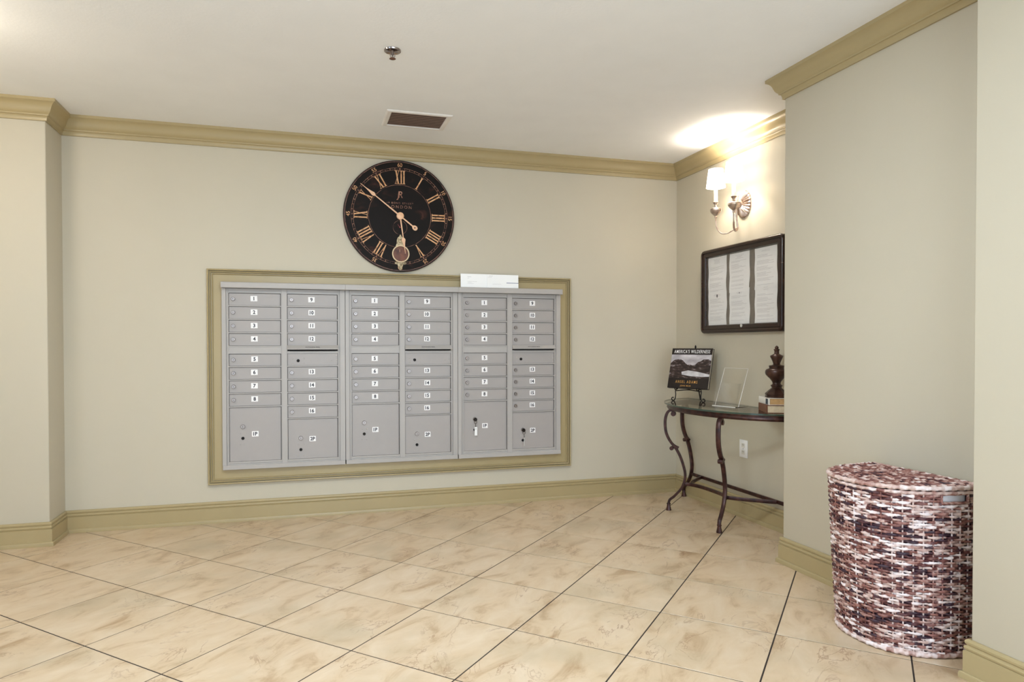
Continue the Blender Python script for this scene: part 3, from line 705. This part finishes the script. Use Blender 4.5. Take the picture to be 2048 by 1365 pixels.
# ------------------------------------------------------------------ wall sconce
SY, SZ = 3.836, 2.066
sc = thing('wall_sconce', 'two-arm antique silver wall sconce with lit white shades above the notice case', 'sconce', (XR, SY, SZ))
pm = MB(); vs = []; fs = []; NSG = 96
pr = [(1.0, 0), (1.0, .006), (.96, .010), (.80, .016), (.55, .024), (.34, .030), (.25, .030), (.22, .036), (0, .040)]
for f_, x_ in pr:
    for k in range(NSG):
        a = 2 * PI * k / NSG; fl = 1.0 + (.022 * math.cos(a * 24) if f_ > .3 else 0); dx = (.0035 * math.cos(a * 24) if .3 < f_ < .98 else 0)
        vs.append((-x_ - dx, math.sin(a) * .074 * f_ * fl, math.cos(a) * .089 * f_ * fl))
for i in range(len(pr) - 1):
    for k in range(NSG): fs.append((i * NSG + k, i * NSG + (k + 1) % NSG, (i + 1) * NSG + (k + 1) % NSG, (i + 1) * NSG + k))
pm.add(vs, fs).build('backplate', M_silver, sc, 50)
MB().tube(smoothline([(-.030, 0, .010), (-.052, 0, .002), (-.060, 0, -.045), (-.058, 0, -.100), (-.050, 0, -.150), (-.062, 0, -.176), (-.078, 0, -.160), (-.080, 0, -.120)], 8), [.0085] * 20 + [.0065] * 37, 10).build('stem_scroll', M_silver, sc, 60)
CO, CYO, CZO = -.150, .0975, -.030
cup = [(0, -.052), (.006, -.052), (.0095, -.046), (.0095, -.041), (.007, -.037), (.012, -.033), (.026, -.020), (.0355, -.006), (.0370, .002), (.034, .007), (.0365, .009), (.034, .012), (.020, .018), (.011, .024), (.0085, .031), (.010, .038), (.0185, .050), (.0190, .053), (.015, .053), (0, .052)]
for s_ in (1, -1):
    arm = smoothline([(-.058, 0, -.160), (-.075, s_ * .018, -.172), (-.100, s_ * .045, -.188), (-.125, s_ * .072, -.184), (-.144, s_ * .091, -.150), (-.150, s_ * .0975, -.110), (CO, s_ * CYO, CZO - .048)], 7)
    MB().tube(arm, .0042, 8).build('arm', M_blackiron if False else M_silver, sc, 60)
    T = Matrix.Translation((CO, s_ * CYO, CZO))
    MB().lathe(cup, 24, T).build('candle_cup', M_silver, sc, 35)
    MB().lathe([(.0145, .050), (.0155, .058), (.0125, .070), (.0135, .085), (.0115, .105), (.0125, .150), (0, .150)], 18, T).build('candle_sleeve', M_candle, sc, 50)
    sd = MB().lathe([(.0625, .152), (.0610, .160), (.0475, .272), (.0465, .272), (.0598, .160), (.0610, .152), (.0625, .152)], 40, T, caps=False).build('lamp_shade', M_shade, sc, 50)
    MB().tube([(CO + .0628 * math.cos(a), s_ * CYO + .0628 * math.sin(a), CZO + .154) for a in [2 * PI * i / 40 for i in range(40)]], .0013, 6, True).build('shade_piping', M_shaderim, sd, 60)
    MB().lathe([(0, .148), (.008, .150), (.014, .170), (.015, .182), (.010, .197), (0, .202)], 16, T).build('light_bulb', M_bulb, sc, 60)
    pl = bpy.data.lights.new('sconce_bulb_light', 'POINT'); pl.energy = 6.5; pl.color = (1.0, .94, .87); pl.shadow_soft_size = .014
    po = bpy.data.objects.new('sconce_bulb_light', pl); COL.objects.link(po); po.parent = sc; po.location = (CO, s_ * CYO, CZO + .222)

# lamp on the left, out of the frame, and an added fill lamp: semi-flush ceiling fixture with frosted globes
def semi_flush(x, y, strength, color, label):
    sf = thing('semi_flush_lamp', label, 'ceiling lamp', (x, y, ZC), 0, 'semi-flush ceiling lamps')
    gm_ = emit_mat('frosted_globe_glow', color, strength)
    MB().lathe([(.075, 0), (.075, -.010), (.050, -.025), (.012, -.030), (.012, -.17), (.03, -.18), (.03, -.20), (0, -.21)], 28).build('canopy', M_silver, sf, 40)
    for k in range(3):
        a = 2 * PI * k / 3 + .5; cx, cy = .10 * math.cos(a), .10 * math.sin(a)
        MB().tube(smoothline([(.02 * math.cos(a), .02 * math.sin(a), -.19), (.06 * math.cos(a), .06 * math.sin(a), -.215), (cx, cy, -.20)], 5), .006, 8).build('arm', M_silver, sf, 60)
        MB().lathe([(0, -.205), (.02, -.2), (.036, -.18), (.040, -.160), (.034, -.138), (.016, -.126), (0, -.124)], 20, Matrix.Translation((cx, cy, 0))).build('frosted_globe', gm_, sf, 60)
semi_flush(-1.72, 3.12, 92.0, (1.0, .90, .74, 1), 'antique silver ceiling lamp with three frosted globes by the left wall, outside the photo')
semi_flush(-0.20, 1.50, 85.0, (.76, .89, 1.0, 1), 'added unseen fill light shaped as a three-globe ceiling lamp above the camera, outside the photo')  # extra lamp added to brighten the ceiling and floor

pf = thing('fill_panel', 'added unseen square ceiling fill panel above the camera, outside the photo', 'ceiling lamp', (0.3, 1.95, ZC))  # invented fixture around the added fill light
for x0, x1, y0, y1 in ((-.33, .33, -.33, -.305), (-.33, .33, .305, .33), (-.33, -.305, -.305, .305), (.305, .33, -.305, .305)):
    MB().bbox(x0, x1, y0, y1, -.022, 0, .002).build('fill_panel_frame', M_paper, pf)
MB().box(-.305, .305, -.305, .305, -.012, -.002).build('diffuser', emit_mat('fill_panel_glow', (.88, .94, 1.0, 1), 1.5), pf)

# ------------------------------------------------------------------ wall outlet
ou = thing('wall_outlet', 'white duplex electrical outlet under the console table', 'outlet', (XR, 3.830, .395))
MB().bbox(-.006, 0, -.0415, .0415, 0, .117, .003, 0, 2).build('cover_plate', M_white, ou, 40)
M_ivory = mat('outlet_face', rgb(226, 220, 210), .4)
for z in (.036, .081):
    r_ = MB().bbox(-.0075, -.005, -.0165, .0165, z - .0145, z + .0145, .002).build('receptacle', M_ivory, ou)
    for y in (-.0065, .0065): MB().box(-.0078, -.0072, y - .0014, y + .0014, z - .001, z + .009).build('slot', M_black, r_)
MB().lathe([(.003, 0), (.003, .0015), (0, .0018)], 10, Matrix.Translation((-.006, 0, .0585)) @ Matrix.Rotation(-PI / 2, 4, 'Y')).build('screw', M_chrome, ou)

# ------------------------------------------------------------------ demilune console table
TY = 3.845; GA, GB, GZ = .640, .450, .742
tb = thing('console_table', 'half-round glass-topped console table with scrolled burgundy iron legs', 'table', (XR, TY, 0))
def half(a, b_, n=48, x1=-.006):
    return [(x1 - (b_ + x1) * math.sin(PI * i / n), a * math.cos(PI * i / n)) for i in range(n + 1)]
g = half(GA, GB); ng = len(g); gm = MB()
vs = [(x, y, GZ) for x, y in g] + [(x, y, GZ - .010) for x, y in g]
gm.add(vs, [tuple(range(ng))], 0); gm.f.append(tuple(range(2 * ng - 1, ng - 1, -1))); gm.m.append(2)
gm.f += [(i, i + 1, ng + i + 1, ng + i) for i in range(ng - 1)] + [(ng - 1, 0, ng, 2 * ng - 1)]; gm.m += [1] * ng
gm.build('glass_top', [M_tglass, M_gedge, M_gunder], tb)
ap = half(GA - .028, GB - .028, 48, -.012)
apm = MB(); prf = [(0, -.0105), (.006, -.014), (.004, -.024), (.008, -.034), (.002, -.046), (-.014, -.046), (-.014, -.0105)]
vs = []
for i, (x, y) in enumerate(ap):
    n_ = Vector((x / GB ** 2, y / GA ** 2)).normalized()
    vs += [(x + n_.x * d, y + n_.y * d, GZ + z) for d, z in prf]
k_ = len(prf); fs = []
for i in range(len(ap) - 1):
    for j in range(k_): fs.append((i * k_ + j, i * k_ + (j + 1) % k_, (i + 1) * k_ + (j + 1) % k_, (i + 1) * k_ + j))
apm.add(vs, fs).box(-.020, -.008, -GA + .04, GA - .04, GZ - .046, GZ - .0105).build('apron', M_iron, tb, 40)
def ribbon(path, wid, thk, side, name, parent):
    """flat forged bar: path of 3D points, width along 'side', thickness in the bending plane."""
    P = [Vector(p) for p in path]; n = len(P); vs = []; fs = []
    for i, p in enumerate(P):
        t_ = (P[min(i + 1, n - 1)] - P[max(i - 1, 0)]).normalized(); nn_ = t_.cross(side).normalized()
        w_ = wid[i] if isinstance(wid, list) else wid; h_ = thk[i] if isinstance(thk, list) else thk; b_ = .22
        for u, v in ((-1, -1 + b_), (-1 + b_, -1), (1 - b_, -1), (1, -1 + b_), (1, 1 - b_), (1 - b_, 1), (-1 + b_, 1), (-1, 1 - b_)): vs.append(tuple(p + side * (u * w_ / 2) + nn_ * (v * h_ / 2)))
    for i in range(n - 1):
        for k in range(8): fs.append((i * 8 + k, i * 8 + (k + 1) % 8, (i + 1) * 8 + (k + 1) % 8, (i + 1) * 8 + k))
    fs += [tuple(range(7, -1, -1)), tuple(range((n - 1) * 8, n * 8))]
    return MB().add(vs, fs).build(name, M_iron, parent, 40)
FOOT = [(.0115, .050), (.0140, .048), (.0145, .043), (.0115, .040), (.0125, .030), (.0165, .012), (.0185, .003), (.0185, 0), (0, 0)]
def leg(dirv, prof, org):
    side = Vector((-dirv.y, dirv.x, 0)); pt = lambda r, z: org + dirv * r + Vector((0, 0, z))
    up_ = [pt(r, z) for r, z in prof[0]]; lo = [pt(r, z) for r, z in prof[1]]
    U = smoothline(up_, 7); Lw = smoothline(lo, 7)
    lg = ribbon(U, .027, [.0185 - .006 * abs(i / len(U) - .35) for i in range(len(U))], side, 'leg', tb)
    ribbon(Lw, [.026 - .006 * i / len(Lw) for i in range(len(Lw))], .0165, side, 'lower_curve', lg)
    def knob(r, z, rad, nm):
        mb = MB(); c_ = pt(r, z); Mx = Matrix.Translation(c_) @ side.to_track_quat('Z', 'Y').to_matrix().to_4x4()
        mb.lathe([(rad * .9, -.0150), (rad, -.0135), (rad, .0135), (rad * .9, .0150)], 18, Mx); mb.build(nm, M_iron, lg, 40)
    knob(*prof[2], 'scroll'); knob(*prof[3], 'scroll')
    MB().lathe(FOOT, 8, Matrix.Translation(pt(prof[1][-1][0], 0))).build('foot', M_iron, lg, 30)
O0 = Vector((0, 0, 0))
def lprof(dr, zk=0):
    return ([(.440 + dr, .687), (.470 + dr, .690), (.492 + dr, .665), (.503 + dr, .610), (.494 + dr, .530), (.455 + dr, .460), (.412 + dr, .434)],
            [(.440 + dr, .446), (.405 + dr, .385), (.380 + dr, .315), (.368 + dr, .255), (.375 + dr, .200), (.398 + dr, .150), (.440 + dr, .100), (.470 + dr, .073), (.478 + dr, .048)],
            (.447 + dr, .668, .017), (.458 + dr, .430, .014))
leg(Vector((-.379, .295, 0)).normalized(), lprof(0), O0)
leg(Vector((-.379, -.295, 0)).normalized(), lprof(0), O0)
leg(Vector((0, 1, 0)), lprof(.165), Vector((-.044, 0, 0)))
leg(Vector((0, -1, 0)), lprof(.165), Vector((-.044, 0, 0)))
Zs = .188
sxy = lambda x, y, z=Zs: Vector((x, y, z))
SIDE = Vector((0, 0, 1))
ribbon([sxy(-.044, -.535), sxy(-.044, 0), sxy(-.044, .535)], .022, .012, SIDE, 'back_stretcher', tb)
ribbon(smoothline([sxy(-.30, .236), sxy(-.262, .20), sxy(-.240, .12), sxy(-.234, 0), sxy(-.240, -.12), sxy(-.262, -.20), sxy(-.30, -.236)], 6), .022, .012, SIDE, 'front_stretcher', tb)
for s_ in (1, -1):
    ribbon(smoothline([sxy(-.262, s_ * .205), sxy(-.20, s_ * .275), sxy(-.12, s_ * .345), sxy(-.052, s_ * .400)], 6), .022, .012, SIDE, 'side_stretcher', tb)

# ------------------------------------------------------------------ things on the table
ZT = GZ
# iron easel with an art book
EA = math.atan2(-.92, .38)                     # local x axis = viewer's right along the book
def rotz_of(right): return math.atan2(right[1], right[0])
EX, EY = 2.612, 4.185
rz = rotz_of((.47, -.883))
ez = thing('book_easel', 'black wrought iron display easel with curled feet on the glass table', 'easel', (EX, EY, ZT), rz)
iron = lambda pts, r=.0038, nm='bar', par=ez: MB().tube(smoothline(pts, 7), r, 8).build(nm, M_blackiron, par, 60)
def curl(sx):   # front leg with curled foot; local x right, y away from the viewer
    base = [(sx * .085, .010, .098), (sx * .100, .002, .075), (sx * .098, 0, .045), (sx * .100, -.002, .022)]
    cx_, cz_, R = sx * .1185, .0150, .0150
    for i in range(14):
        a = PI + i * .42; R2 = R * (1 - i * .035)
        base.append((cx_ + sx * R2 * math.cos(a), -.002, cz_ + R2 * math.sin(a)))
    return base
for s_ in (-1, 1): iron(curl(s_), .0036, 'front_leg')
iron([(-.100, .004, .072), (0, .008, .082), (.100, .004, .072)], .0034, 'cross_bar')
iron([(0, .012, .085), (.0, .07, .270), (0, .100, .372)], .004, 'back_spine')
iron([(0, .075, .28), (.012, .11, .12), (.020, .135, .0045)], .0045, 'rear_leg')
for s_ in (-1, 1): iron([(s_ * .085, .010, .098), (s_ * .04, .012, .092), (0, .014, .088)], .0034, 'shelf_bar')
for s_ in (-1, 1): iron([(s_ * .085, .012, .092), (s_ * .085, -.012, .082), (s_ * .085, -.030, .084), (s_ * .085, -.036, .098), (s_ * .085, -.030, .112)], .0036, 'book_hook')
MB().lathe([(.004, 0), (.0075, .004), (.0078, .018), (.0045, .022), (.0068, .028), (.0055, .037), (0, .047)], 14, Matrix.Translation((0, .100, .352))).build('finial', M_blackiron, ez, 40)
LEAN = .255
bk = thing('art_book', 'black photography book with landscape cover propped on the easel', 'book', (EX, EY, ZT), rz)
BW, BH, BT = .157, .290, .022
def bkl(x, y, z):   # book-local (x across, y depth away from viewer, z up the cover) -> leaned
    return (x, -.006 + y * math.cos(LEAN) + z * math.sin(LEAN), .0905 + z * math.cos(LEAN) - y * math.sin(LEAN))
def bbx(x0, x1, y0, y1, z0, z1, m=0, mb=None):
    mb = mb or MB(); vs = [bkl(x, y, z) for z in (z0, z1) for y in (y0, y1) for x in (x0, x1)]
    return mb.add(vs, [(0, 2, 3, 1), (4, 5, 7, 6), (0, 1, 5, 4), (2, 6, 7, 3), (0, 4, 6, 2), (1, 3, 7, 5)], m)
M_cover = mat('black_book_cover', rgb(24, 14, 14), .3, var=.05)
cv = MB(); bbx(-BW, BW, -BT / 2, -BT / 2 + .003, 0, BH, 0, cv); bbx(-BW, BW, BT / 2 - .003, BT / 2, 0, BH, 0, cv); bbx(-BW, -BW + .004, -BT / 2, BT / 2, 0, BH, 0, cv)
cv.build('cover', M_cover, bk)
bbx(-BW + .004, BW - .004, -BT / 2 + .003, BT / 2 - .003, .004, BH - .004).build('pages', mat('page_edges', rgb(236, 226, 206), .8, var=.06, scale=60), bk)
# generic monochrome landscape plate printed on the cover
def plate(polys, name, m, k):
    mb = MB()
    for poly in polys: mb.add([bkl(x, -BT / 2 - .0003 - k * .00022, z) for x, z in poly], [tuple(range(len(poly)))])
    return mb.build(name, m, bk)
PW, P0, P1 = BW - .0005, .074, .244
plate([[(-PW, P0), (PW, P0), (PW, P1), (-PW, P1)]], 'cover_sky', ramp_mat('pale_plate_sky', [(0.3, rgb(150, 142, 146)), (0.7, rgb(216, 210, 212))], 9, 3, .35, 0, (1, 1, 2)), 0)
rg_ = random.Random(3)
ridge = [(-PW, .178)] + [(-PW + 2 * PW * i / 16, .190 + .022 * math.sin(i * .55) + rg_.uniform(-.006, .006)) for i in range(1, 16)] + [(PW, .200), (PW, P0), (-PW, P0)]
plate([ridge[::-1]], 'cover_hills', ramp_mat('dark_plate_hills', [(0.40, rgb(34, 22, 20)), (0.56, rgb(64, 46, 42)), (0.70, rgb(150, 140, 140))], 30, 6, .35, 0, (1, 1, 2.2)), 1)
lake = [(-.055, .098), (.02, .088), (.10, .086), (PW, .089), (PW, .104), (.06, .122), (-.01, .130), (-.06, .118)]
plate([lake], 'cover_lake', ramp_mat('pale_plate_lake', [(0.3, rgb(176, 170, 172)), (0.7, rgb(226, 222, 222))], 20, 3, .35), 2)
mb = MB(); add_text(mb, "AMERICA'S WILDERNESS", .034, lambda u, v: bkl(u, -BT / 2 - .0004, .267 + v), 0, .0003, .64, 1.2); mb.build('title_lettering', M_white, bk)
M_gild = mat('gold_lettering', rgb(214, 160, 84), .4, .2, .1)
mb = MB(); add_text(mb, 'ANSEL ADAMS', .028, lambda u, v: bkl(-.012 + u, -BT / 2 - .0004, .047 + v), 0, .0002, .68, 1.5); mb.build('author_lettering', M_gild, bk)
mb = MB(); add_text(mb, 'JOHN MUIR', .014, lambda u, v: bkl(-.015 + u, -BT / 2 - .0004, .017 + v), 0, .0001, .95, 1.25); mb.build('second_author_lettering', M_gild, bk)

# clear acrylic brochure holder
ah = thing('brochure_holder', 'empty clear acrylic brochure holder beside the book easel', 'holder', (2.672, 3.792, ZT), rotz_of((.26, -.965)))
hw = .093; back = lambda y, z: None
def sheet(y0, z0, y1, z1, w=hw, t=.0022):
    return MB().prism([(y0, z0), (y0 + t, z0), (y1 + t, z1), (y1, z1)], lambda u, v, d: (d, u, v), -w, w)
sheet(-.030, .003, .062, .245).build('back_panel', M_acryl, ah)
sheet(-.056, .003, -.010, .150).build('front_pocket', M_acryl, ah)
for s_ in (-1, 1): MB().prism([(-.056, .003), (-.030, .003), (.024, .150), (-.010, .150)], lambda u, v, d: (d, u, v), s_ * hw - .001, s_ * hw + .001).build('side_wall', M_acryl, ah)
MB().bbox(-hw, hw, -.058, .062, .0, .003, .0008).build('base_plate', M_acryl, ah)
ed = MB().box(-hw, hw, -.0585, -.0565, 0, .004); ed.build('front_edge', M_acredge, ah)
e2 = MB()
for s_ in (-1, 1): e2.tube([(s_ * hw, -.029, .003), (s_ * hw, .063, .245)], .0013, 6)
e2.tube([(-hw, .063, .245), (hw, .063, .245)], .0013, 6)
tag(e2.build('polished_edge', M_acredge, ah), None, None, None, 'stuff')

# two stacked books and a turned finial
BR = (.90, -.44); bx, by = 2.722, 3.402; rz2 = rotz_of(BR)
def hardback(name, label, z0, w, l, t, mcover, mpage, tw=0.0, dx=0, dy=0, strip=None):
    o = thing(name, label, 'book', (bx + dx, by + dy, z0), rz2 + tw, 'books stacked on the console table')
    MB().bbox(-w, w, -l, l, 0, .003, .001).build('back_cover', mcover, o); MB().bbox(-w, w, -l, l, t - .003, t, .001).build('front_cover', mcover, o)
    sp_ = MB().prism([(-w - .004, .004), (-w - .002, 0), (-w + .004, 0), (-w + .004, t), (-w - .002, t), (-w - .004, t - .004)], lambda u, v, d: (u, d, v), -l, l).build('spine', mcover, o, 40)
    if strip: MB().box(-w - .0046, -w - .0038, -l + .012, -l + .055, .004, t - .004).build('spine_band', strip, o)
    MB().box(-w + .004, w - .004, -l + .004, l - .004, .003, t - .003).build('pages', mpage, o)
hardback('hardback_book', 'brown hardback book at the bottom of the stack under the finial', ZT, .078, .108, .046, mat('brown_leatherette', rgb(112, 66, 40), .5, var=.1, scale=20), mat('cream_pages', rgb(222, 202, 170), .8, var=.08, scale=70))
hardback('hardback_book', 'white hardback book with a dark band on its spine, under the finial', ZT + .0461, .070, .100, .040, mat('white_dust_jacket', rgb(236, 230, 220), .45, var=.02), mat('amber_pages', rgb(206, 164, 112), .8, var=.1, scale=70), .07, .002, .006, mat('slate_band', rgb(52, 66, 78), .5))
fz = ZT + .0863
fn_ = thing('finial_ornament', 'turned dark bronze finial ornament standing on two stacked books', 'ornament', (2.712, 3.392, fz), rz2)
kf = .000428
FP = [(148, 862), (150, 848), (140, 838), (148, 822), (148, 806), (130, 790), (105, 765), (82, 745), (66, 732), (66, 716), (76, 704), (76, 692), (60, 684), (52, 672), (55, 655), (64, 636), (90, 602), (122, 572), (144, 545), (150, 515), (146, 490), (132, 472), (108, 462), (96, 458), (98, 440), (104, 430), (98, 420), (60, 414), (45, 402), (52, 372), (66, 338), (82, 308), (86, 292), (82, 282), (58, 272), (50, 264), (34, 258), (32, 240), (32, 214), (40, 204), (38, 194), (22, 188), (26, 176), (24, 164), (14, 152), (0, 143)]
body = [(r * kf, (862 - y) * kf) for r, y in FP]
MB().lathe(body[9:], 32).build('turned_body', M_finial, fn_, 50)
MB().lathe([(r * 1.02, z) for r, z in body[:10]], 8, Matrix.Rotation(PI / 8, 4, 'Z')).build('faceted_base', M_finial, fn_, 20)

# ------------------------------------------------------------------ wicker hamper
HB = thing('wicker_hamper', 'half-round woven wicker laundry hamper with lid, standing against the right wall', 'hamper', (XF - .030, 2.115, 0))
NEXP = 2.4
def dcurve(a, dpt, n=400):
    """half superellipse from (0,-a) over (-dpt,0) to (0,a), then the straight back; resampled by arc length. Local x<0 towards the room."""
    pts = []
    for i in range(n + 1):
        t_ = -PI / 2 + PI * i / n; c_, s_ = math.cos(t_), math.sin(t_)
        pts.append((-dpt * (abs(c_) ** (2 / NEXP)), a * math.copysign(abs(s_) ** (2 / NEXP), s_)))
    for i in range(1, 120): pts.append((0.0, a - 2 * a * i / 120))
    return pts
def resample(pts, n):
    L_ = [0.0]
    for i in range(len(pts)):
        p, q2 = pts[i], pts[(i + 1) % len(pts)]; L_.append(L_[-1] + math.hypot(q2[0] - p[0], q2[1] - p[1]))
    tot = L_[-1]; out = []; j = 0
    for k in range(n):
        s_ = tot * k / n
        while L_[j + 1] < s_: j += 1
        f_ = (s_ - L_[j]) / max(L_[j + 1] - L_[j], 1e-9); p, q2 = pts[j], pts[(j + 1) % len(pts)]
        out.append((p[0] + (q2[0] - p[0]) * f_, p[1] + (q2[1] - p[1]) * f_))
    return out, tot
NST, SUB = 44, 7; NP = NST * SUB
HTOP = .605
def section(z, inset=0.0, n=NP):
    f_ = z / HTOP; a = .239 + .009 * f_ - inset; dpt = .325 + .046 * f_ ** .8 - inset
    P, tot = resample(dcurve(a, dpt), n)
    if inset: P = [(x - inset * .5, y) for x, y in P]
    return P
def normals(P):
    out = []; n = len(P)
    for i in range(n):
        t_ = Vector((P[(i + 1) % n][0] - P[i - 1][0], P[(i + 1) % n][1] - P[i - 1][1])).normalized(); out.append((t_.y, -t_.x))
    return out
HZ0, HZ1, HX0, HX1 = .566, .600, -.178, -.070      # hand hole in both side faces
def in_hole(x, y, z): return HZ0 < z < HZ1 and HX0 < x < HX1 and abs(y) > .15
rowz = []; z = .021
while z < HTOP - .006: rowz.append(z); z += .0094
rb = random.Random(11)
wv = MB()
SG = 6
for ri, z in enumerate(rowz):
    P = section(z); Nn = normals(P); ph = (ri % 2) * PI
    band = .52 + .10 * math.sin(z * 37) + .08 * math.sin(z * 91 + 1)
    tone = band; segs = []; cnt = 0
    V = []; tones = []; ok = []
    for i in range(NP):
        if cnt <= 0: tone = min(1, max(0, band + rb.gauss(0, .33))); cnt = rb.randint(SUB // 2, SUB * 2)
        cnt -= 1
        s_ = .0042 * math.cos(PI * i / SUB + ph) ; zz = z + rb.uniform(-.0009, .0009) + .0012 * math.sin(i * .11 + ri)
        x, y = P[i][0] + Nn[i][0] * s_, P[i][1] + Nn[i][1] * s_
        V.append(Vector((x, y, zz))); tones.append(tone); ok.append(not in_hole(P[i][0], P[i][1], z))
    base = len(wv.v)
    for i in range(NP):
        nx, ny = Nn[i]; rz_ = .0050; rn = .0036
        # rope: two plies twisted, section slowly turning along the strand
        tw_ = i * .55 + ri
        for k in range(SG):
            a = 2 * PI * k / SG; m_ = 1 + .22 * math.cos(2 * a + tw_)
            wv.v.append((V[i].x + nx * rn * math.cos(a) * m_, V[i].y + ny * rn * math.cos(a) * m_, V[i].z + rz_ * math.sin(a) * m_)); wv.attr.append(tones[i])
    for i in range(NP):
        j = (i + 1) % NP
        if not (ok[i] and ok[j]): continue
        for k in range(SG):
            k2 = (k + 1) % SG; wv.f.append((base + i * SG + k, base + i * SG + k2, base + j * SG + k2, base + j * SG + k)); wv.m.append(0)
tag(wv.build('woven_strands', M_strand, HB, 60), 'brown and cream woven horizontal strands', None, None, 'stuff')
# upright stakes between the strands
st = MB()
for k in range(NST):
    pth = []
    for z in [.012 + (HTOP - .018) * i / 24 for i in range(25)]:
        P = section(z); x, y = P[(k * SUB) % NP]
        if HX0 < x < HX1 and abs(y) > .15 and z > HZ0: break
        pth.append((x, y, z))
    n0 = len(st.v); st.tube(pth, .0030, 6); st.attr += [rb.choice((.55, .8, .9, .35))] * (len(st.v) - n0)
tag(st.build('stakes', M_strand, HB, 60), None, None, None, 'stuff')
# dark skin added as shade behind the strand gaps, hand holes left open, cotton liner inside
def skin(inset, z0, z1, nz, hole):
    mb = MB(); n = 160; zs = [z0 + (z1 - z0) * i / nz for i in range(nz + 1)]
    R_ = [section(z, inset, n) for z in zs]
    for P, z in zip(R_, zs): mb.v += [(x, y, z) for x, y in P]
    for i in range(nz):
        for k in range(n):
            k2 = (k + 1) % n; x, y = R_[i][k]; zm = (zs[i] + zs[i + 1]) / 2
            if hole and in_hole(x, y, zm): continue
            mb.f.append((i * n + k, i * n + k2, (i + 1) * n + k2, (i + 1) * n + k)); mb.m.append(0)
    return mb
skin(.0075, .006, HTOP, 60, True).build('gap_shade_skin', M_basketdark, HB, 60)
skin(.0125, .010, HTOP - .004, 10, False).build('cotton_liner', M_liner, HB, 60)
def braid(path, r, name, seed, par, nt=1.0):
    n = len(path); rd = random.Random(seed)
    mb = MB().tube(path, r, 8, True, modul=lambda i, a: 1 + .17 * math.cos(2 * a + i * nt) + .05 * math.sin(i * 1.7))
    tn = []; tt = .6
    for i in range(n):
        if i % 5 == 0: tt = min(1, max(.2, rd.gauss(.66, .16)))
        tn += [tt] * 8
    mb.attr = tn; return mb.build(name, M_braid, par, 60)
P = section(.012); braid([(x * 1.0, y * 1.0, .0115) for x, y in P], .0100, 'base_braid', 1, HB, .9)
P = section(HTOP); braid([(x, y, HTOP) for x, y in P], .0072, 'top_braid', 2, HB, .9)
# wrapped edge of the visible hand hole (side facing the camera) and of its twin
for s_ in (-1, 1):
    zc = (HZ0 + HZ1) / 2; Pz = section(zc)
    def yat(x):
        b_ = min((p for p in Pz if p[1] * s_ > 0), key=lambda p: abs(p[0] - x)); return b_[1]
    loop = []
    xa, xb, za, zb = HX0 + .002, HX1 - .002, HZ0 + .002, HZ1 + .001
    for i in range(12): x = xa + (xb - xa) * i / 12; loop.append((x, yat(x), za))
    for i in range(5): loop.append((xb, yat(xb), za + (zb - za) * i / 5))
    for i in range(12): x = xb + (xa - xb) * i / 12; loop.append((x, yat(x), zb))
    for i in range(5): loop.append((xa, yat(xa), zb + (za - zb) * i / 5))
    mb = MB().tube(loop, .0055, 8, True, modul=lambda i, a: 1 + .15 * math.cos(2 * a + i * 1.1)); mb.attr = [rb.uniform(.2, .6) for _ in range(len(loop)) for __ in range(8)]
    mb.build('handle_wrap', M_braid, HB, 60)
# lid: woven D panel with braided rim
lid = MB(); LZ = .6225
LP = section(HTOP + .004)
lid_in = [(x, y) for x, y in section(HTOP + .002, .004)]
n = len(lid_in)
lid.add([(x, y, LZ - .006) for x, y in lid_in] + [(x, y, LZ - .001) for x, y in lid_in], [tuple(range(n - 1, -1, -1)), tuple(range(n, 2 * n))] + [(i, (i + 1) % n, n + (i + 1) % n, n + i) for i in range(n)])
lo_ = lid.build('lid', M_basketdark, HB)
braid([(x * 1.012, y * 1.008, LZ) for x, y in LP], .0085, 'lid_rim', 3, lo_, .9)
lw = MB(); A_, D_ = .249, .372
def halfy(x):   # half width of the D at depth x (negative)
    f_ = min(1, abs(x) / D_); return A_ * max(0, 1 - f_ ** NEXP) ** (1 / NEXP)
nrow = 34
for r_i in range(nrow):
    x = -.010 - (D_ - .022) * r_i / (nrow - 1); hy = halfy(x) - .008
    if hy < .015: continue
    m_ = max(6, int(2 * hy / .0062)); pth = []; tones = []; tone = .55
    for i in range(m_ + 1):
        y = -hy + 2 * hy * i / m_
        pth.append((x + .0016 * math.sin(y * 180 + r_i * PI), y, LZ + .0022 + .0026 * math.cos(y * PI / .024 + r_i * PI)))
        if i % 6 == 0: tone = min(1, max(0, rb.gauss(.47, .2)))
        tones += [tone] * 6
    lw.tube(pth, .0052, 6, False, flat=.9); lw.attr += tones
tag(lw.build('lid_strands', M_strand, lo_, 60), None, None, None, 'stuff')
